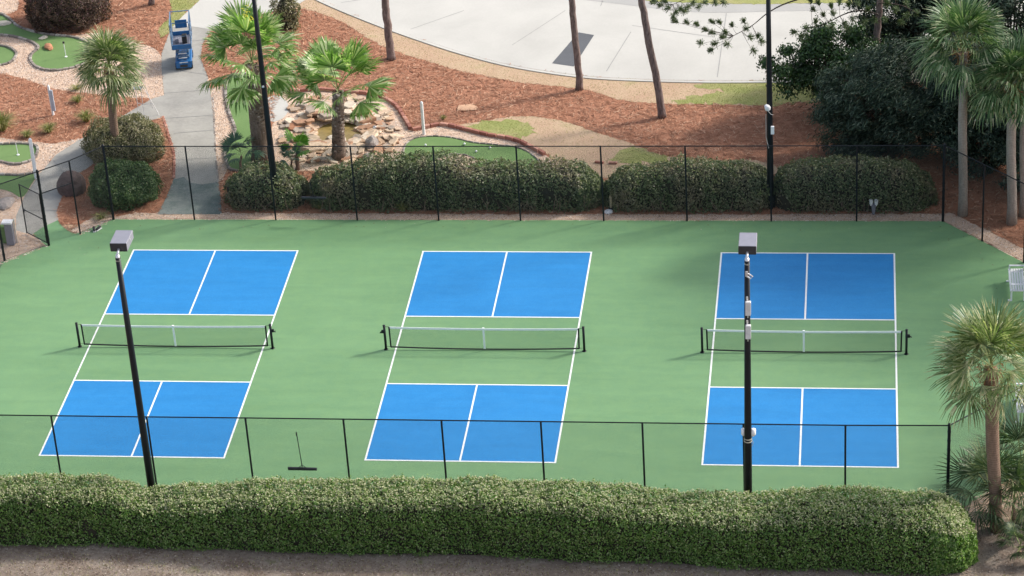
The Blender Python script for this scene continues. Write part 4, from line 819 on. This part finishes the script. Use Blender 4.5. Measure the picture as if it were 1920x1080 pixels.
for P in gr:
    X = scatter(P, 260, [rockpad] if P is not rockpad else []) if P is not rockpad else scatter(P, 160, [pondP, padP])
    kk = ~np.any([inside(g, X) for g in list(greenP.values())[:6]]+[inside(pathP, X), inside(brP, X)], 0) if P is not gr[-2] else np.ones(len(X), bool)
    X = X[kk]; k = len(X); r = rng.uniform(.012, .034, k)[:, None, None]; a = rng.uniform(0, 6.28, k); Rm = np.stack([np.stack([np.cos(a), -np.sin(a), 0*a], -1), np.stack([np.sin(a), np.cos(a), 0*a], -1), np.stack([0*a, 0*a, 0*a+.6], -1)], 1)
    o5 = np.einsum('nij,kj->nki', Rm, oc)*r*rng.uniform(.7, 1.3, (k, 5, 1)); V.append(o5+np.concatenate([X, np.full((k, 1), .008)], 1)[:, None, :])
V = np.concatenate(V); k = len(V); me = bpy.data.meshes.new('gravel'); me.vertices.add(k*5); me.vertices.foreach_set('co', V.astype(np.float32).reshape(-1))
tr_ = np.array([(0, 1, 4), (1, 2, 4), (2, 3, 4), (3, 0, 4)]); idx = (np.arange(k)[:, None, None]*5+tr_[None]).reshape(-1).astype(np.int32)
me.loops.add(len(idx)); me.loops.foreach_set('vertex_index', idx); me.polygons.add(k*4); me.polygons.foreach_set('loop_start', np.arange(0, len(idx), 3, dtype=np.int32)); me.update(calc_edges=True)
tag(link('gravel', me, M['stone']), 'loose pale shell and stone gravel along the beds and fence', 'gravel', kind='stuff')
def blades(P, dens, H, excl=()):
    X = scatter(P, dens, excl); n = len(X); a = rng.uniform(0, 6.28, n); s = np.stack([np.cos(a), np.sin(a), 0*a], -1)*.008; c = np.stack([X[:, 0], X[:, 1], 0*a+.004], -1)
    up = np.stack([rng.normal(0, .35, n), rng.normal(0, .35, n), np.ones(n)], -1)*(H*rng.uniform(.5, 1.2, n))[:, None]; return np.stack([c-s, c+s, c+up+s*.3, c+up-s*.3], 1)
B1 = [blades(lawn1, 160, .03), blades(lawn1g, 260, .03), blades(lawn2, 130, .03), blades(lawn2g, 240, .03), blades(lawn3g, 240, .03), blades([(-17, -15), (20, -15), (20, -12.2), (-17, -11.9)], 60, .07), blades(lawn4, 300, .06)]
tag(quads('grass', np.concatenate(B1), M['blade']), 'short dry and green grass on the verges', 'grass', kind='stuff')
X = scatter([(-17, -15), (20, -15), (20, -9.3), (16, -9.3), (16, -11.6), (-17, -11.2)], 110); n = len(X); P = np.stack([X[:, 0], X[:, 1], rng.uniform(.0, .03, n)], -1)
tag(quads('leaf_litter', leaves(P, np.tile([0, 0, 1.], (n, 1)), .055, .035, .3), M['litter']), 'fallen leaves and twigs on the dirt below the near hedge', 'leaf litter', kind='stuff')
X = scatter([(-14, 9.3), (15.5, 9.3), (16.5, 12), (-11, 12)], 60, [greenP['f'], pathP]); n = len(X); P = np.stack([X[:, 0], X[:, 1], rng.uniform(.0, .04, n)], -1)
tag(quads('hedge_litter', leaves(P, np.tile([0, 0, 1.], (n, 1)), .08, .04, .3), M['litter']), 'dry leaves under the far hedges', 'leaf litter', kind='stuff')
X = np.concatenate([scatter([(-14.5, 8.2), (15.2, 8.2), (15.4, 8.95), (-14.8, 8.95)], 2.2), scatter([(15.2, 8.9), (17.9, 6.0), (17.9, -5), (16.6, -5), (16.6, 5.6), (14.6, 8.)], 2.), scatter([(-17.9, 5.6), (-15, 8.6), (-14, 8), (-17, 4)], 1.6), scatter([(-15, -9), (16, -9), (16, -7), (-15, -7)], .5)])
n = len(X); P = np.stack([X[:, 0], X[:, 1], np.full(n, .022)], -1)
tag(quads('fallen_leaves', leaves(P, np.tile([0, 0, 1.], (n, 1)), .075, .03, .2), M['litter']), 'scattered brown leaves blown along the edges of the green court', 'fallen leaves', kind='stuff')
print('objects', len(bpy.data.objects), 'polys', sum(len(m.polygons) for m in bpy.data.meshes))
